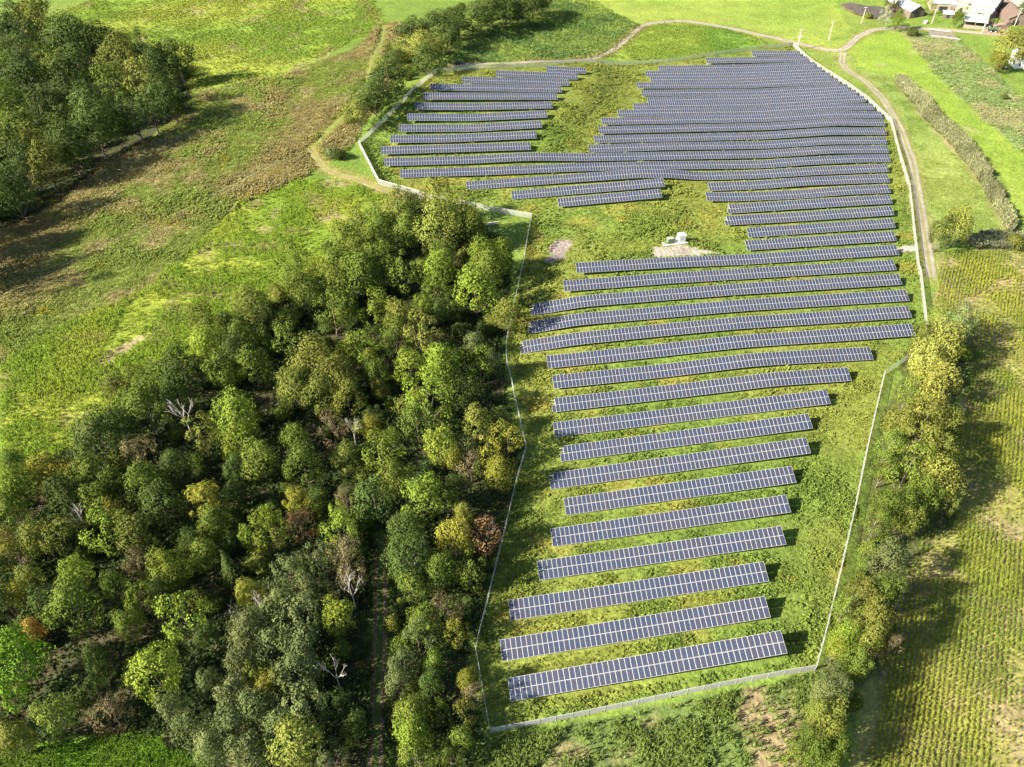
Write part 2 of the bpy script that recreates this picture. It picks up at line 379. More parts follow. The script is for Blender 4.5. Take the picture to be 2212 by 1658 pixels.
C_ = lambda *v: np.array(v)
def land(x, y):
    """base colour of the ground and its low plants"""
    x = np.asarray(x, float); y = np.asarray(y, float)
    jx = x + 3.0 * (vnoise(x, y, 5, 1) - 0.5); jy = y + 3.0 * (vnoise(x, y, 5, 2) - 0.5)
    n1 = fbm(x, y, 40, 3)[..., None]; n2 = fbm(x, y, 9, 4)[..., None]; n3 = vnoise(x, y, 3.0, 6)[..., None]
    mixn = lambda a, b, t: a * (1 - np.clip(t, 0, 1)) + b * np.clip(t, 0, 1)
    st = lambda n, lo, hi: np.clip((n - lo) / (hi - lo), 0, 1)
    c = mixn(C_(.10, .15, .028), C_(.13, .17, .035), st(n1, .3, .7))
    def put(poly, col):
        nonlocal c
        m = pip(jx, jy, poly); c = np.where(m[..., None], col, c)
    put(UP_FIELD, mixn(mixn(C_(.125, .182, .026), C_(.175, .21, .032), st(n1, .35, .65)), C_(.20, .17, .085), st(n2, .62, .75) * .6))
    fal = mixn(C_(.165, .142, .058), C_(.128, .158, .036), st(n1, .47, .62)); fal = mixn(fal, C_(.185, .168, .07), st(n2, .5, .7))
    put(FALLOW, fal)
    put(W_CORN, mixn(mixn(C_(.115, .168, .022), C_(.175, .205, .030), st(n1, .4, .62)), C_(.20, .155, .085), st(n2, .6, .72) * .8))
    put(BARE_STREAK, C_(.22, .185, .095) * (.8 + .4 * n3))
    put(SOY, mixn(C_(.078, .122, .032), C_(.125, .168, .038), st(n2, .4, .65)))
    put(TOP_FIELD, mixn(C_(.135, .188, .034), C_(.17, .212, .042), st(n1, .35, .65)))
    put(MID_FIELD, mixn(C_(.11, .185, .03), C_(.16, .21, .035), st(n1, .4, .6)))
    put(LAWN, mixn(mixn(C_(.14, .20, .030), C_(.175, .222, .038), st(n1, .35, .65)), C_(.24, .22, .12), st(n2, .7, .8) * .5))
    put(LAWN2, mixn(C_(.135, .182, .045), C_(.165, .20, .052), st(n1, .35, .65)))
    put(ROUGH, mixn(C_(.135, .175, .062), C_(.19, .19, .09), st(n2, .45, .65)))
    soil = C_(.215, .168, .095)
    put(E_CORN, mixn(soil, mixn(C_(.12, .15, .038), C_(.185, .185, .05), st(n1, .4, .6)), .25 + st(n2, .44, .6) * .6))
    put(S_CORN, mixn(C_(.075, .105, .03), C_(.19, .148, .085), st(n2, .55, .7)))
    sol = mixn(C_(.098, .138, .027), C_(.138, .160, .033), st(n1, .35, .62)); sol = mixn(sol, C_(.205, .18, .038), st(n2, .6, .78) * .6)
    put(SOLAR, sol)
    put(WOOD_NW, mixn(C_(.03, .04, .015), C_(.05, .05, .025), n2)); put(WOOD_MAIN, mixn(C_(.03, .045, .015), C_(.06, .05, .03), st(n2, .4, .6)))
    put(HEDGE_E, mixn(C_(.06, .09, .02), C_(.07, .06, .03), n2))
    put(GLADE, mixn(C_(.085, .17, .014), C_(.13, .20, .024), st(n2, .35, .65)))
    put(REED, C_(.21, .18, .09) * (0.8 + .4 * n2)); put(REED2, C_(.12, .13, .07) * (0.8 + .4 * n2))
    for g, gc in zip(GRAVEL_PAD, (C_(.20, .17, .15), C_(.27, .245, .20), C_(.24, .22, .19))): put(g, gc * (.8 + .4 * n3))
    # grassy verges along the tracks and the mown strip outside the fence
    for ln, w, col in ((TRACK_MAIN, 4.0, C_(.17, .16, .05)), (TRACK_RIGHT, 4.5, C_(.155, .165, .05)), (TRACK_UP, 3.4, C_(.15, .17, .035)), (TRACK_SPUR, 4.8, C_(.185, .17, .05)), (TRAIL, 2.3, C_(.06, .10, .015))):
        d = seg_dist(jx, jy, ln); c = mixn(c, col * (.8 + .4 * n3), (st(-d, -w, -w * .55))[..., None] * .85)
    return np.clip(c, 0, 1)

# ------------------------------------------------------------------ ground
def axis(lo, hi, s0, s1, far):
    a = [lo]
    while a[-1] < hi: a.append(a[-1] + s0 + (s1 - s0) * (a[-1] - lo) / (hi - lo))
    up = [a[-1]]; st = s1
    while up[-1] < far: st *= 1.45; up.append(up[-1] + st)
    dn = [a[0]]; st = s0
    while dn[-1] > -far: st *= 1.45; dn.append(dn[-1] - st)
    return np.array(dn[:0:-1] + a + up[1:])
gx = axis(-345, 345, 1.35, 1.35, 9000); gy = axis(25, 560, 0.95, 2.1, 9000)
GX, GY = np.meshgrid(gx, gy); GZ = T(GX, GY)
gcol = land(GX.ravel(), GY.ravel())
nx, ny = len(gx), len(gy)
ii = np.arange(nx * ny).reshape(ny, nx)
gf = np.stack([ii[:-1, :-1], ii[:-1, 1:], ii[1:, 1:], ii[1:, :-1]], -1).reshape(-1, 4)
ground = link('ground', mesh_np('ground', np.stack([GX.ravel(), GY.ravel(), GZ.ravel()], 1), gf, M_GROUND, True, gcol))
tag(ground, 'rolling farmland of green fields and rough grass', 'ground', kind='structure')

def resample(line, step):
    line = np.asarray(line); out = [line[0]]
    L = np.hypot(*np.diff(line, axis=0).T); s = np.concatenate([[0], np.cumsum(L)])
    q = np.arange(0, s[-1], step); P = np.stack([np.interp(q, s, line[:, 0]), np.interp(q, s, line[:, 1])], 1)
    for _ in range(3):                                # round the corners
        P[1:-1] = .25 * P[:-2] + .5 * P[1:-1] + .25 * P[2:]
    return P
def ribbon(name, line, width, prof, lift, label, wob=0.25):
    """a track laid on the land; prof = colours across it"""
    P = resample(line, 1.5); t = np.gradient(P, axis=0); t /= np.linalg.norm(t, axis=1)[:, None] + 1e-9; n = np.stack([-t[:, 1], t[:, 0]], 1)
    m = len(prof); V = []; Cc = []
    for j in range(m):
        w = width * (j / (m - 1) - .5)
        ww = w + (wob * (vnoise(P[:, 0], P[:, 1], 2.5, 30 + j) - .5) * 2 if j in (0, m - 1) else 0)
        q = P + n * np.reshape(ww, (-1, 1)) if np.ndim(ww) else P + n * ww
        V.append(np.column_stack([q, T(q[:, 0], q[:, 1]) + lift])); Cc.append(np.asarray(prof[j]) * (0.85 + .3 * vnoise(q[:, 0], q[:, 1], 3, 40 + j))[:, None])
    V = np.stack(V, 1); Cc = np.stack(Cc, 1); a = np.arange(V.shape[0] * m).reshape(-1, m)
    F = np.stack([a[:-1, :-1], a[:-1, 1:], a[1:, 1:], a[1:, :-1]], -1).reshape(-1, 4)
    o = link(name, mesh_np(name, V.reshape(-1, 3), F, M_TRACK, True, Cc.reshape(-1, 3)))
    return tag(o, label, 'track', kind='structure')
GV, GRS, DRT = (.235, .215, .185), (.15, .15, .055), (.21, .18, .09)
ribbon('gravel_track', TRACK_RIGHT, 3.6, [(.17, .17, .06), (.2, .185, .13), GV, (.2, .185, .11), (.165, .16, .06), (.2, .185, .11), GV, (.2, .185, .13), (.17, .17, .06)], .05, 'gravel track running along the outside of the long fence')
ribbon('farm_lane', TRACK_MAIN, 3.8, [(.19, .18, .07), GV, GV, (.22, .2, .15), (.2, .18, .11), (.22, .2, .15), GV, GV, (.19, .18, .07)], .06, 'pale farm lane curving past the pond to the barns')
ribbon('grass_track', TRACK_LEFT, 3.0, [(.14, .13, .05), (.07, .066, .028), (.06, .056, .024), (.12, .12, .045), (.15, .145, .055), (.12, .12, .045), (.06, .056, .024), (.07, .066, .028), (.14, .13, .05)], .05, 'two wheel ruts crossing the brown weedy field')
ribbon('grass_track', TRACK_UP, 3.0, [(.15, .17, .035), (.15, .155, .05), (.12, .12, .045), (.15, .17, .035), (.15, .175, .033), (.15, .17, .035), (.12, .12, .045), (.15, .155, .05), (.15, .17, .035)], .055, 'mown grass track climbing past the tree line between tall weeds')
ribbon('dirt_track', TRACK_SPUR, 3.4, [(.18, .17, .055), (.19, .17, .07), DRT, (.18, .17, .06), (.17, .17, .05), (.18, .17, .06), DRT, (.19, .17, .07), (.18, .17, .055)], .06, 'yellowish dirt track bending round the lone shrub')
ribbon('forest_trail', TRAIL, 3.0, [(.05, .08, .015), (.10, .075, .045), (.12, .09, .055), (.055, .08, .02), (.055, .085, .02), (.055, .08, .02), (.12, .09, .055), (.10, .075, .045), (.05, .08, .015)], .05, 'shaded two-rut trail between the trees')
# ------------------------------------------------------------------ solar tables
def cell_material():
    m, nt, out = new_mat('solar_cell')
    oi = N(nt, 'ShaderNodeObjectInfo'); tc = N(nt, 'ShaderNodeTexCoord')
    nz = noise(nt, oi.outputs['Location'], 0.11, 3, 0.6)
    f1 = ramp(nt, nz.outputs[0], 0.38, 0.62)
    ad = N(nt, 'ShaderNodeMath', operation='MULTIPLY_ADD'); nt.links.new(oi.outputs['Random'], ad.inputs[0]); ad.inputs[1].default_value = 0.9
    sb = N(nt, 'ShaderNodeMath', operation='SUBTRACT'); nt.links.new(f1, sb.inputs[0]); sb.inputs[1].default_value = 0.45
    nt.links.new(sb.outputs[0], ad.inputs[2]); ad.use_clamp = True
    c = mixc(nt, ad.outputs[0], (.023, .033, .061), (.040, .037, .049))
    # the grid of cells: thin paler bus lines
    sx = N(nt, 'ShaderNodeSeparateXYZ'); nt.links.new(tc.outputs['Object'], sx.inputs[0])
    masks = []
    for o, s in ((0, 6.2), (1, 6.2)):
        mu = N(nt, 'ShaderNodeMath', operation='MULTIPLY'); nt.links.new(sx.outputs[o], mu.inputs[0]); mu.inputs[1].default_value = s
        fr = N(nt, 'ShaderNodeMath', operation='FRACT'); nt.links.new(mu.outputs[0], fr.inputs[0])
        gt = N(nt, 'ShaderNodeMath', operation='GREATER_THAN'); nt.links.new(fr.outputs[0], gt.inputs[0]); gt.inputs[1].default_value = 0.95
        masks.append(gt.outputs[0])
    mx = N(nt, 'ShaderNodeMath', operation='MAXIMUM'); nt.links.new(masks[0], mx.inputs[0]); nt.links.new(masks[1], mx.inputs[1])
    c = mixc(nt, mx.outputs[0], c, (.07, .075, .11))
    n2 = noise(nt, tc.outputs['Object'], 18.0, 2); c = mixc(nt, ramp(nt, n2.outputs[0], .35, .65), c, (.034, .039, .062))
    b = N(nt, 'ShaderNodeBsdfPrincipled'); nt.links.new(c, b.inputs['Base Color'])
    b.inputs['Roughness'].default_value = 0.22; b.inputs['Specular IOR Level'].default_value = 0.5
    b.inputs['Coat Weight'].default_value = 0.15; b.inputs['Coat Roughness'].default_value = 0.1
    nt.links.new(b.outputs[0], out.inputs[0]); return m
M_CELL = cell_material()
M_FRAME = simple('module_frame', (.50, .50, .51), .35, 0.1, .05, 3, .5)
M_STEEL = simple('galvanised_steel', (.62, .63, .63), .45, .35, .1, 2, .5)
MOD_W, MOD_L, TILT = 0.985, 1.955, R(22)
def module_mesh():
    mb = MB(); w, l, t, e = MOD_W / 2, MOD_L / 2, 0.04, 0.030
    o = [(-w, -l, 0), (w, -l, 0), (w, l, 0), (-w, l, 0)]; i = [(-w + e, -l + e, 0), (w - e, -l + e, 0), (w - e, l - e, 0), (-w + e, l - e, 0)]
    g = [(x, y, -.004) for x, y, _ in i]; b = [(x, y, -t) for x, y, _ in o]
    mb.add(o + i, [(0, 1, 5, 4), (1, 2, 6, 5), (2, 3, 7, 6), (3, 0, 4, 7)], 0)
    mb.add(g, [(0, 1, 2, 3)], 1)
    mb.add(o + b, [(1, 0, 4, 5), (2, 1, 5, 6), (3, 2, 6, 7), (0, 3, 7, 4), (7, 6, 5, 4)], 0)
    return mb.mesh('solar_module', [M_FRAME, M_CELL])
ME_MOD = module_mesh()
_mb = MB(); _mb.box(-.05, .05, -.07, .07, 0, 1, 0); ME_POST = _mb.mesh('post', M_STEEL)
_mb = MB(); _mb.box(-.03, .03, -1.6, 1.6, -.22, -.12, 0); ME_RAFTER = _mb.mesh('rafter', M_STEEL)

ORD = {1: 'first', 2: 'second', 3: 'third', 4: 'fourth', 5: 'fifth', 6: 'sixth', 7: 'seventh', 8: 'eighth', 9: 'ninth', 10: 'tenth', 11: 'eleventh', 12: 'twelfth', 13: 'thirteenth', 14: 'fourteenth', 15: 'fifteenth', 16: 'sixteenth', 17: 'seventeenth'}
def row_label(k, blk):
    if blk == 'w': return f'solar row of the small block by the tree line, {ORD[36 - k]} from the far fence'
    if blk == 'e': return f'long solar row of the dense block, {ORD[40 - k]} from the utility pole'
    if blk == 'c': return 'short solar row beside the grass clearing, ' + ('lower of the two' if k == 21 else 'upper of the two')
    if k <= 5: return f'short straight solar row, {ORD[k + 1]} from the pale fence by the corn'
    if k <= 16: return f'{"gently bending" if k > 8 else "straight"} solar row between wood and hedge, {ORD[k + 1]} from the corn fence'
    if k <= 22: return f'solar row right of the white cabinet, {ORD[k - 16]} up from the gravel path'
    return f'very long wavy solar row spanning both blocks, {ORD[k - 22]} counted from the clearing'
ROWBOX = []                                            # (along0, along1, line) to keep crops clear of posts
for k, blk, along, z in ROW3D:
    s = ROW_0 + ROW_PITCH * k
    L = along[-1] - along[0]; n = max(4, int(round(L / 1.008))); pitch = L / n
    a0 = along[0]
    fine = np.linspace(a0, along[-1], 4 * n + 1); zz = np.interp(fine, along, z)
    ker = np.ones(33) / 33.0; zz = np.convolve(np.pad(zz, 16, mode='reflect', reflect_type='odd'), ker, 'valid')
    hz = lambda a: np.interp(a, fine, zz) + MID_H
    mid = AX * (a0 + L / 2) + NX * s
    root = empty('solar_table', (mid[0], mid[1], float(T(mid[0], mid[1]))), ROW_AZ)
    tag(root, row_label(k, blk), 'solar panels', 'rows of solar modules inside the fence')
    zr = root.location.z
    ROWBOX.append((a0, along[-1], s))
    stag = blk == 's'
    Rt = Matrix.Rotation(TILT, 4, 'X')
    for i in range(n):
        a = a0 + (i + .5) * pitch
        sl = math.atan2(float(hz(a + .5) - hz(a - .5)), 1.0)
        base = Matrix.Translation((a - a0 - L / 2, 0, float(hz(a)) - zr)) @ Matrix.Rotation(-sl, 4, 'Y') @ Rt
        for j in (-1, 1):
            if stag and j == 1 and i == 0: continue
            link('solar_module', ME_MOD, root, base @ Matrix.Translation((0, j * (MOD_L / 2 + .022), 0)))
    for j in (-1.45, -.5, .5, 1.45):                    # rails under the modules, in one piece along the row
        mb = MB(); q = np.linspace(a0, along[-1], max(2, n // 3))
        ct, st_ = math.cos(TILT), math.sin(TILT)
        for b0, b1 in zip(q[:-1], q[1:]):
            p0, p1 = [Vector((b - a0 - L / 2, j * ct + .09 * st_, float(hz(b)) - zr + j * st_ - .09 * ct)) for b in (b0, b1)]
            mb.tube(p0, p1, .06, .06, 4, 0, True)
        mb.build('rail', M_STEEL, root)
    m = max(2, int(L / 4.2)); me = None
    for i in range(m):
        a = a0 + .9 + (L - 1.8) * i / (m - 1); xy = AX * a + NX * s
        zt = float(hz(a)); zg = float(T(*xy)) - .25
        link('post', ME_POST, root, Matrix.Translation((a - a0 - L / 2, 0, zg - zr)) @ Matrix.Diagonal((1, 1, max(.4, zt - .18 - zg), 1)))
        link('rafter', ME_RAFTER, root, Matrix.Translation((a - a0 - L / 2, 0, zt - zr)) @ Rt)

# ------------------------------------------------------------------ fence
def fabric_material(name, opacity, c0, c1):
    m, nt, out = new_mat(name)
    geo = N(nt, 'ShaderNodeNewGeometry'); nz = noise(nt, geo.outputs['Position'], .6, 4)
    c = mixc(nt, ramp(nt, nz.outputs[0], .3, .7), c0, c1)
    d = N(nt, 'ShaderNodeBsdfDiffuse'); nt.links.new(c, d.inputs[0])
    tl = N(nt, 'ShaderNodeBsdfTranslucent'); nt.links.new(c, tl.inputs[0])
    ms = N(nt, 'ShaderNodeMixShader'); ms.inputs[0].default_value = .35; nt.links.new(d.outputs[0], ms.inputs[1]); nt.links.new(tl.outputs[0], ms.inputs[2])
    tr = N(nt, 'ShaderNodeBsdfTransparent'); mx = N(nt, 'ShaderNodeMixShader'); mx.inputs[0].default_value = opacity
    nt.links.new(tr.outputs[0], mx.inputs[1]); nt.links.new(ms.outputs[0], mx.inputs[2]); nt.links.new(mx.outputs[0], out.inputs[0]); return m
M_FABRIC = fabric_material('fence_fabric', .46, (.44, .46, .40), (.56, .57, .51))
M_SCREEN = fabric_material('fence_screen', .80, (.50, .50, .46), (.62, .61, .56))
M_FPOST = simple('fence_post_metal', (.36, .37, .35), .4, .2, .1, 3, .5)
FH = 2.1
_mb = MB(); _mb.tube((0, 0, -.3), (0, 0, FH + .06), .045, .045, 6); ME_FPOST = _mb.mesh('post', M_FPOST)
_c = [zp(8, 1010, 1413), zp(9, 920, 1018)]
FENCES = [
 ('pale screened fence along the near corn edge, in front of the first solar row', [_c[0], _c[1]]),
 ('fence run beside the hedge of trees from the corn corner to the bend', [_c[1], zp(9, 998, 722), zp(9, 1075, 400), zp(9, 1166, 0), zp(6, 1240, 1200), zp(6, 1347, 738)]),
 ('short angled fence run leading into the hedge', [zp(6, 1347, 738), zp(6, 1490, 640), (1990, 752)]),
 ('long fence run between the gravel track and the dense solar block', [(2006, 700), zp(6, 1608, 420), zp(6, 1570, 100), zp(3, 1558, 1655), zp(3, 1528, 1400), zp(3, 1500, 1150), zp(3, 1455, 1000), zp(3, 1385, 740)]),
 ('slanting fence run from the gravel track up to the utility pole', [zp(3, 1385, 740), zp(3, 1240, 608), zp(3, 1100, 508), zp(3, 880, 368), zp(3, 772, 268)]),
 ('far fence run along the field behind the dense solar block', [zp(3, 772, 268), zp(3, 600, 284), zp(3, 300, 322), zp(3, 0, 368), zp(2, 1700, 376), zp(2, 1350, 391)]),
 ('far fence run between the farm lane and the small solar block', [zp(2, 1350, 391), zp(2, 1000, 405), zp(2, 690, 425)]),
 ('slanting fence run in front of the dark tree line', [zp(2, 690, 425), zp(2, 450, 632), zp(2, 190, 880)]),
 ('bright fence run from the outer corner down to the dirt track', [zp(2, 190, 880), zp(2, 318, 1125)]),
 ('fence run along the dirt track, half hidden behind the tree tops', [zp(2, 318, 1125), zp(2, 600, 1205), zp(2, 830, 1250), zp(2, 1272, 1335)]),
 ('upper fence run between the wood and the grass clearing', [zp(2, 1272, 1335), zp(2, 1225, 1600), zp(5, 1165, 300), zp(5, 1118, 520), zp(5, 1112, 640), zp(5, 1150, 800), zp(5, 1180, 940), zp(5, 1240, 1205)]),
 ('lower fence run between the wood and the near solar rows', [zp(5, 1240, 1205), zp(5, 1180, 1395), zp(5, 1125, 1638), zp(8, 1000, 578), zp(8, 920, 895)]),
 ('fence corner run from the wood down to the corn', [zp(8, 920, 895), zp(8, 960, 1125), _c[0]]),
]
FENCE_PLAN = []
for lab, px in FENCES:
    P = np.array(plan(px, FH)); FENCE_PLAN.append(P)
    root = empty('wire_fence', (*P[0], float(T(*P[0]))))
    tag(root, lab, 'fence', 'fence runs around the solar farm'); ro = np.array(root.location)
    L = np.hypot(*np.diff(P, axis=0).T); s = np.concatenate([[0], np.cumsum(L)]); n = max(2, int(round(s[-1] / 3.0)))
    q = np.linspace(0, s[-1], n + 1); Q = np.stack([np.interp(q, s, P[:, 0]), np.interp(q, s, P[:, 1])], 1); Z = T(Q[:, 0], Q[:, 1])
    V = []; F = []
    for i in range(n + 1):
        V += [(Q[i, 0] - ro[0], Q[i, 1] - ro[1], Z[i] + .03 - ro[2]), (Q[i, 0] - ro[0], Q[i, 1] - ro[1], Z[i] + FH - .04 - ro[2])]
        if i: F.append((2 * i - 2, 2 * i, 2 * i + 1, 2 * i - 1))
    link('mesh_fabric', mesh_np('mesh_fabric', V, F, M_SCREEN if 'screened' in lab or 'bright' in lab else M_FABRIC), root)
    mb = MB()
    for i in range(n):
        mb.tube((Q[i, 0] - ro[0], Q[i, 1] - ro[1], Z[i] + FH - ro[2]), (Q[i + 1, 0] - ro[0], Q[i + 1, 1] - ro[1], Z[i + 1] + FH - ro[2]), .032, .032, 5)
    mb.build('top_rail', M_FPOST, root)
    for i in range(n + (1 if lab.startswith(('short angled', 'far fence run between')) else 0)):
        link('post', ME_FPOST, root, Matrix.Translation((Q[i, 0] - ro[0], Q[i, 1] - ro[1], Z[i] - ro[2])))

# ------------------------------------------------------------------ switchgear on its pad
M_CONC = simple('concrete', (.50, .475, .43), .9, 0, .12, 1.5, .2, .2)
M_WHITE = simple('white_enamel', (.82, .82, .80), .4, 0, .05, 1, .4)
M_GREEN = simple('transformer_green', (.10, .14, .085), .45, 0, .1, 2, .4)
M_DARK = simple('dark_metal', (.03, .035, .035), .4, .2, .2, 3, .5)
pb = at1(1436, 531.5); pe = at1(1484, 526.0)
pad_dir = math.atan2(pe.y - pb.y, pe.x - pb.x); pad_c = (pb + pe) / 2
def pad_item(name, lab, cat, dx, dy, dz=0.0):
    c = Vector((pad_c.x, pad_c.y, float(T(pad_c.x, pad_c.y)) + dz)) + Matrix.Rotation(pad_dir, 3, 'Z') @ Vector((dx, dy, 0))
    return tag(empty(name, c, pad_dir), lab, cat)
PL = (pe - pb).length
o = MB(); o.box(-PL / 2 - .3, PL / 2 + .3, -.2, 3.2, -.6, .25, 0); o.box(-PL / 2 - .15, PL / 2 + .15, -.05, 3.05, .25, .29, 0)
ob = o.build('concrete_pad', M_CONC); ob.location = (pad_c.x, pad_c.y, float(T(pad_c.x, pad_c.y))); ob.rotation_euler = (0, 0, pad_dir)
tag(ob, 'white concrete pad carrying the green transformer and white cabinet', 'pad')
g = pad_item('transformer', 'dark green pad transformer with cooling fins beside the white cabinet', 'transformer', -PL * .22, .9, .30)
o = MB(); o.box(-1.1, .9, -.7, .7, 0, 1.9); o.build('tank', M_GREEN, g)
o = MB(); o.box(-1.16, .96, -.76, .76, 1.9, 1.98); o.build('lid', simple('pale_green_lid', (.24, .29, .2), .5, 0, .1, 2), g)
o = MB()
for i in range(7): o.box(-1.0 + i * .27, -.95 + i * .27, .72, 1.15, .3, 1.7)
o.build('cooling_fins', M_GREEN, g)
o = MB(); o.box(.903, 1.75, -.45, .55, .05, 1.55); o.build('cable_box', simple('pinkish_grey_paint', (.42, .38, .36), .5), g)
o = MB(); o.box(-.95, .75, -.73, -.703, .15, 1.75); o.build('door', M_GREEN, g)
g = pad_item('switchgear_cabinet', 'tall white equipment cabinet standing on the concrete pad', 'cabinet', PL * .26, .95, .30)
o = MB(); o.box(-1.15, 1.25, -.8, 1.0, 0, 2.65); o.build('housing', M_WHITE, g)
o = MB(); o.box(-1.22, 1.32, -.87, 1.07, 2.65, 2.74); o.build('roof', M_WHITE, g)
for i in (0, 1):
    o = MB(); o.box(-1.05 + i * 1.17, .06 + i * 1.17, -.83, -.803, .12, 2.5); d = o.build('door', simple('light_grey_door', (.55, .56, .56), .5), g)
    o = MB(); o.box(-.02 + i * .16, .02 + i * .16, -.86, -.833, 1.1, 1.4); o.build('handle', M_DARK, d)
# two pale cover lids lying in the grass
for (px, py), lab in (((1914, 566), 'small grey concrete lid in the grass right of a solar row'), ((2656 / 1.8336 + 0, 0), None)):
    if lab:
        c = at1(px, py); o = MB(); o.box(-.8, .8, -.6, .6, -.1, .32); o.box(-.65, .65, -.45, .45, .32, .38); ob = o.build('concrete_block', M_CONC); ob.location = c; tag(ob, lab, 'lid')

# ------------------------------------------------------------------ utility poles
M_POLE = simple('weathered_pole', (.52, .46, .36), .9, 0, .2, 1.5, .2)
M_INS = simple('porcelain', (.75, .75, .75), .3)
def pole(base, top, label, arms=1, cans=0, rz=.3, lean=0.0):
    b = at1(*base); zc = metres(1, b)
    h = abs(base[1] - top[1]) * zc / math.cos(PITCH - math.atan((CY - base[1]) / FPX) ) if False else None
    # height: where the sight line to the top passes over the foot
    d = ray([top])[0]; t = math.hypot(b.x, b.y) / math.hypot(d[0], d[1]); h = min(13.5, max(7.5, CAM_H + d[2] * t - b.z))
    r = empty('utility_pole', b, rz); tag(r, label, 'utility pole', 'poles carrying the line to the farm')
    o = MB(); o.tube((0, 0, -.4), (lean, 0, h), .19, .12, 8); o.build('shaft', M_POLE, r)
    for i in range(arms):
        z = h - .35 - i * 1.05; o = MB(); o.box(-1.25, 1.25, -.06, .06, z, z + .14); a = o.build('crossarm', M_POLE, r)
        for x in (-1.1, -.4, .4, 1.1):
            o = MB(); o.tube((x, 0, z + .14), (x, 0, z + .4), .07, .05, 6); o.build('insulator', M_INS, a)
    for i in range(cans):
        x = (-.45, .45, 0)[i]; y = (0.0, 0.0, -.45)[i]; o = MB(); o.tube((x, y, h - 3.9), (x, y, h - 2.9), .27, .27, 10); o.tube((x, y, h - 2.9), (x, y, h - 2.7), .12, .06, 6); o.build('transformer_can', M_WHITE, r)
    return r
pole(zp(3, 790, 312), zp(3, 816, 187), 'pole with two crossarms and transformer cans inside the fence corner', 2, 3)
pole(zp(3, 988, 255), zp(3, 1013, 133), 'pole with double crossarm alone in the bright field', 2)
pole(zp(3, 1193, 150), zp(3, 1217, 45), 'pole with a single white crossarm in front of the pond', 1)
pole(fa(700, 388), fa(735, 225), 'short pale pole between the gable barn and the white sheds', 1)
pole(fa(1520, 545), fa(1600, 315), 'thick grey pole at the edge of the lane by the open shed', 1)
pole(fa(2055, 425), fa(2160, 140), 'thin pole at the end of the brown roofed building', 1)
# ------------------------------------------------------------------ trees
def leaf_material(name, a, b, tip, rough=.65, trans=.18):
    m, nt, out = new_mat(name)
    oi = N(nt, 'ShaderNodeObjectInfo'); geo = N(nt, 'ShaderNodeNewGeometry')
    nz = noise(nt, geo.outputs['Position'], .55, 4, .6); n2 = noise(nt, geo.outputs['Position'], 3.5, 2)
    c = mixc(nt, ramp(nt, nz.outputs[0], .32, .68), a, b)
    c = mixc(nt, ramp(nt, n2.outputs[0], .5, .78), c, tip)
    hsv = N(nt, 'ShaderNodeHueSaturation'); nt.links.new(c, hsv.inputs['Color'])
    mr = N(nt, 'ShaderNodeMapRange'); mr.inputs[3].default_value = .72; mr.inputs[4].default_value = 1.3; nt.links.new(oi.outputs['Random'], mr.inputs[0]); nt.links.new(mr.outputs[0], hsv.inputs['Value'])
    m7 = N(nt, 'ShaderNodeMath', operation='MULTIPLY'); m7.inputs[1].default_value = 7.31; nt.links.new(oi.outputs['Random'], m7.inputs[0])
    fr = N(nt, 'ShaderNodeMath', operation='FRACT'); nt.links.new(m7.outputs[0], fr.inputs[0])
    mh = N(nt, 'ShaderNodeMapRange'); mh.inputs[3].default_value = .488; mh.inputs[4].default_value = .508; nt.links.new(fr.outputs[0], mh.inputs[0]); nt.links.new(mh.outputs[0], hsv.inputs['Hue'])
    bs = N(nt, 'ShaderNodeBsdfPrincipled'); nt.links.new(hsv.outputs[0], bs.inputs['Base Color']); bs.inputs['Roughness'].default_value = rough; bs.inputs['Specular IOR Level'].default_value = .05
    tr = N(nt, 'ShaderNodeBsdfTranslucent'); nt.links.new(hsv.outputs[0], tr.inputs[0])
    mx = N(nt, 'ShaderNodeMixShader'); mx.inputs[0].default_value = trans; nt.links.new(bs.outputs[0], mx.inputs[1]); nt.links.new(tr.outputs[0], mx.inputs[2]); nt.links.new(mx.outputs[0], out.inputs[0])
    return m
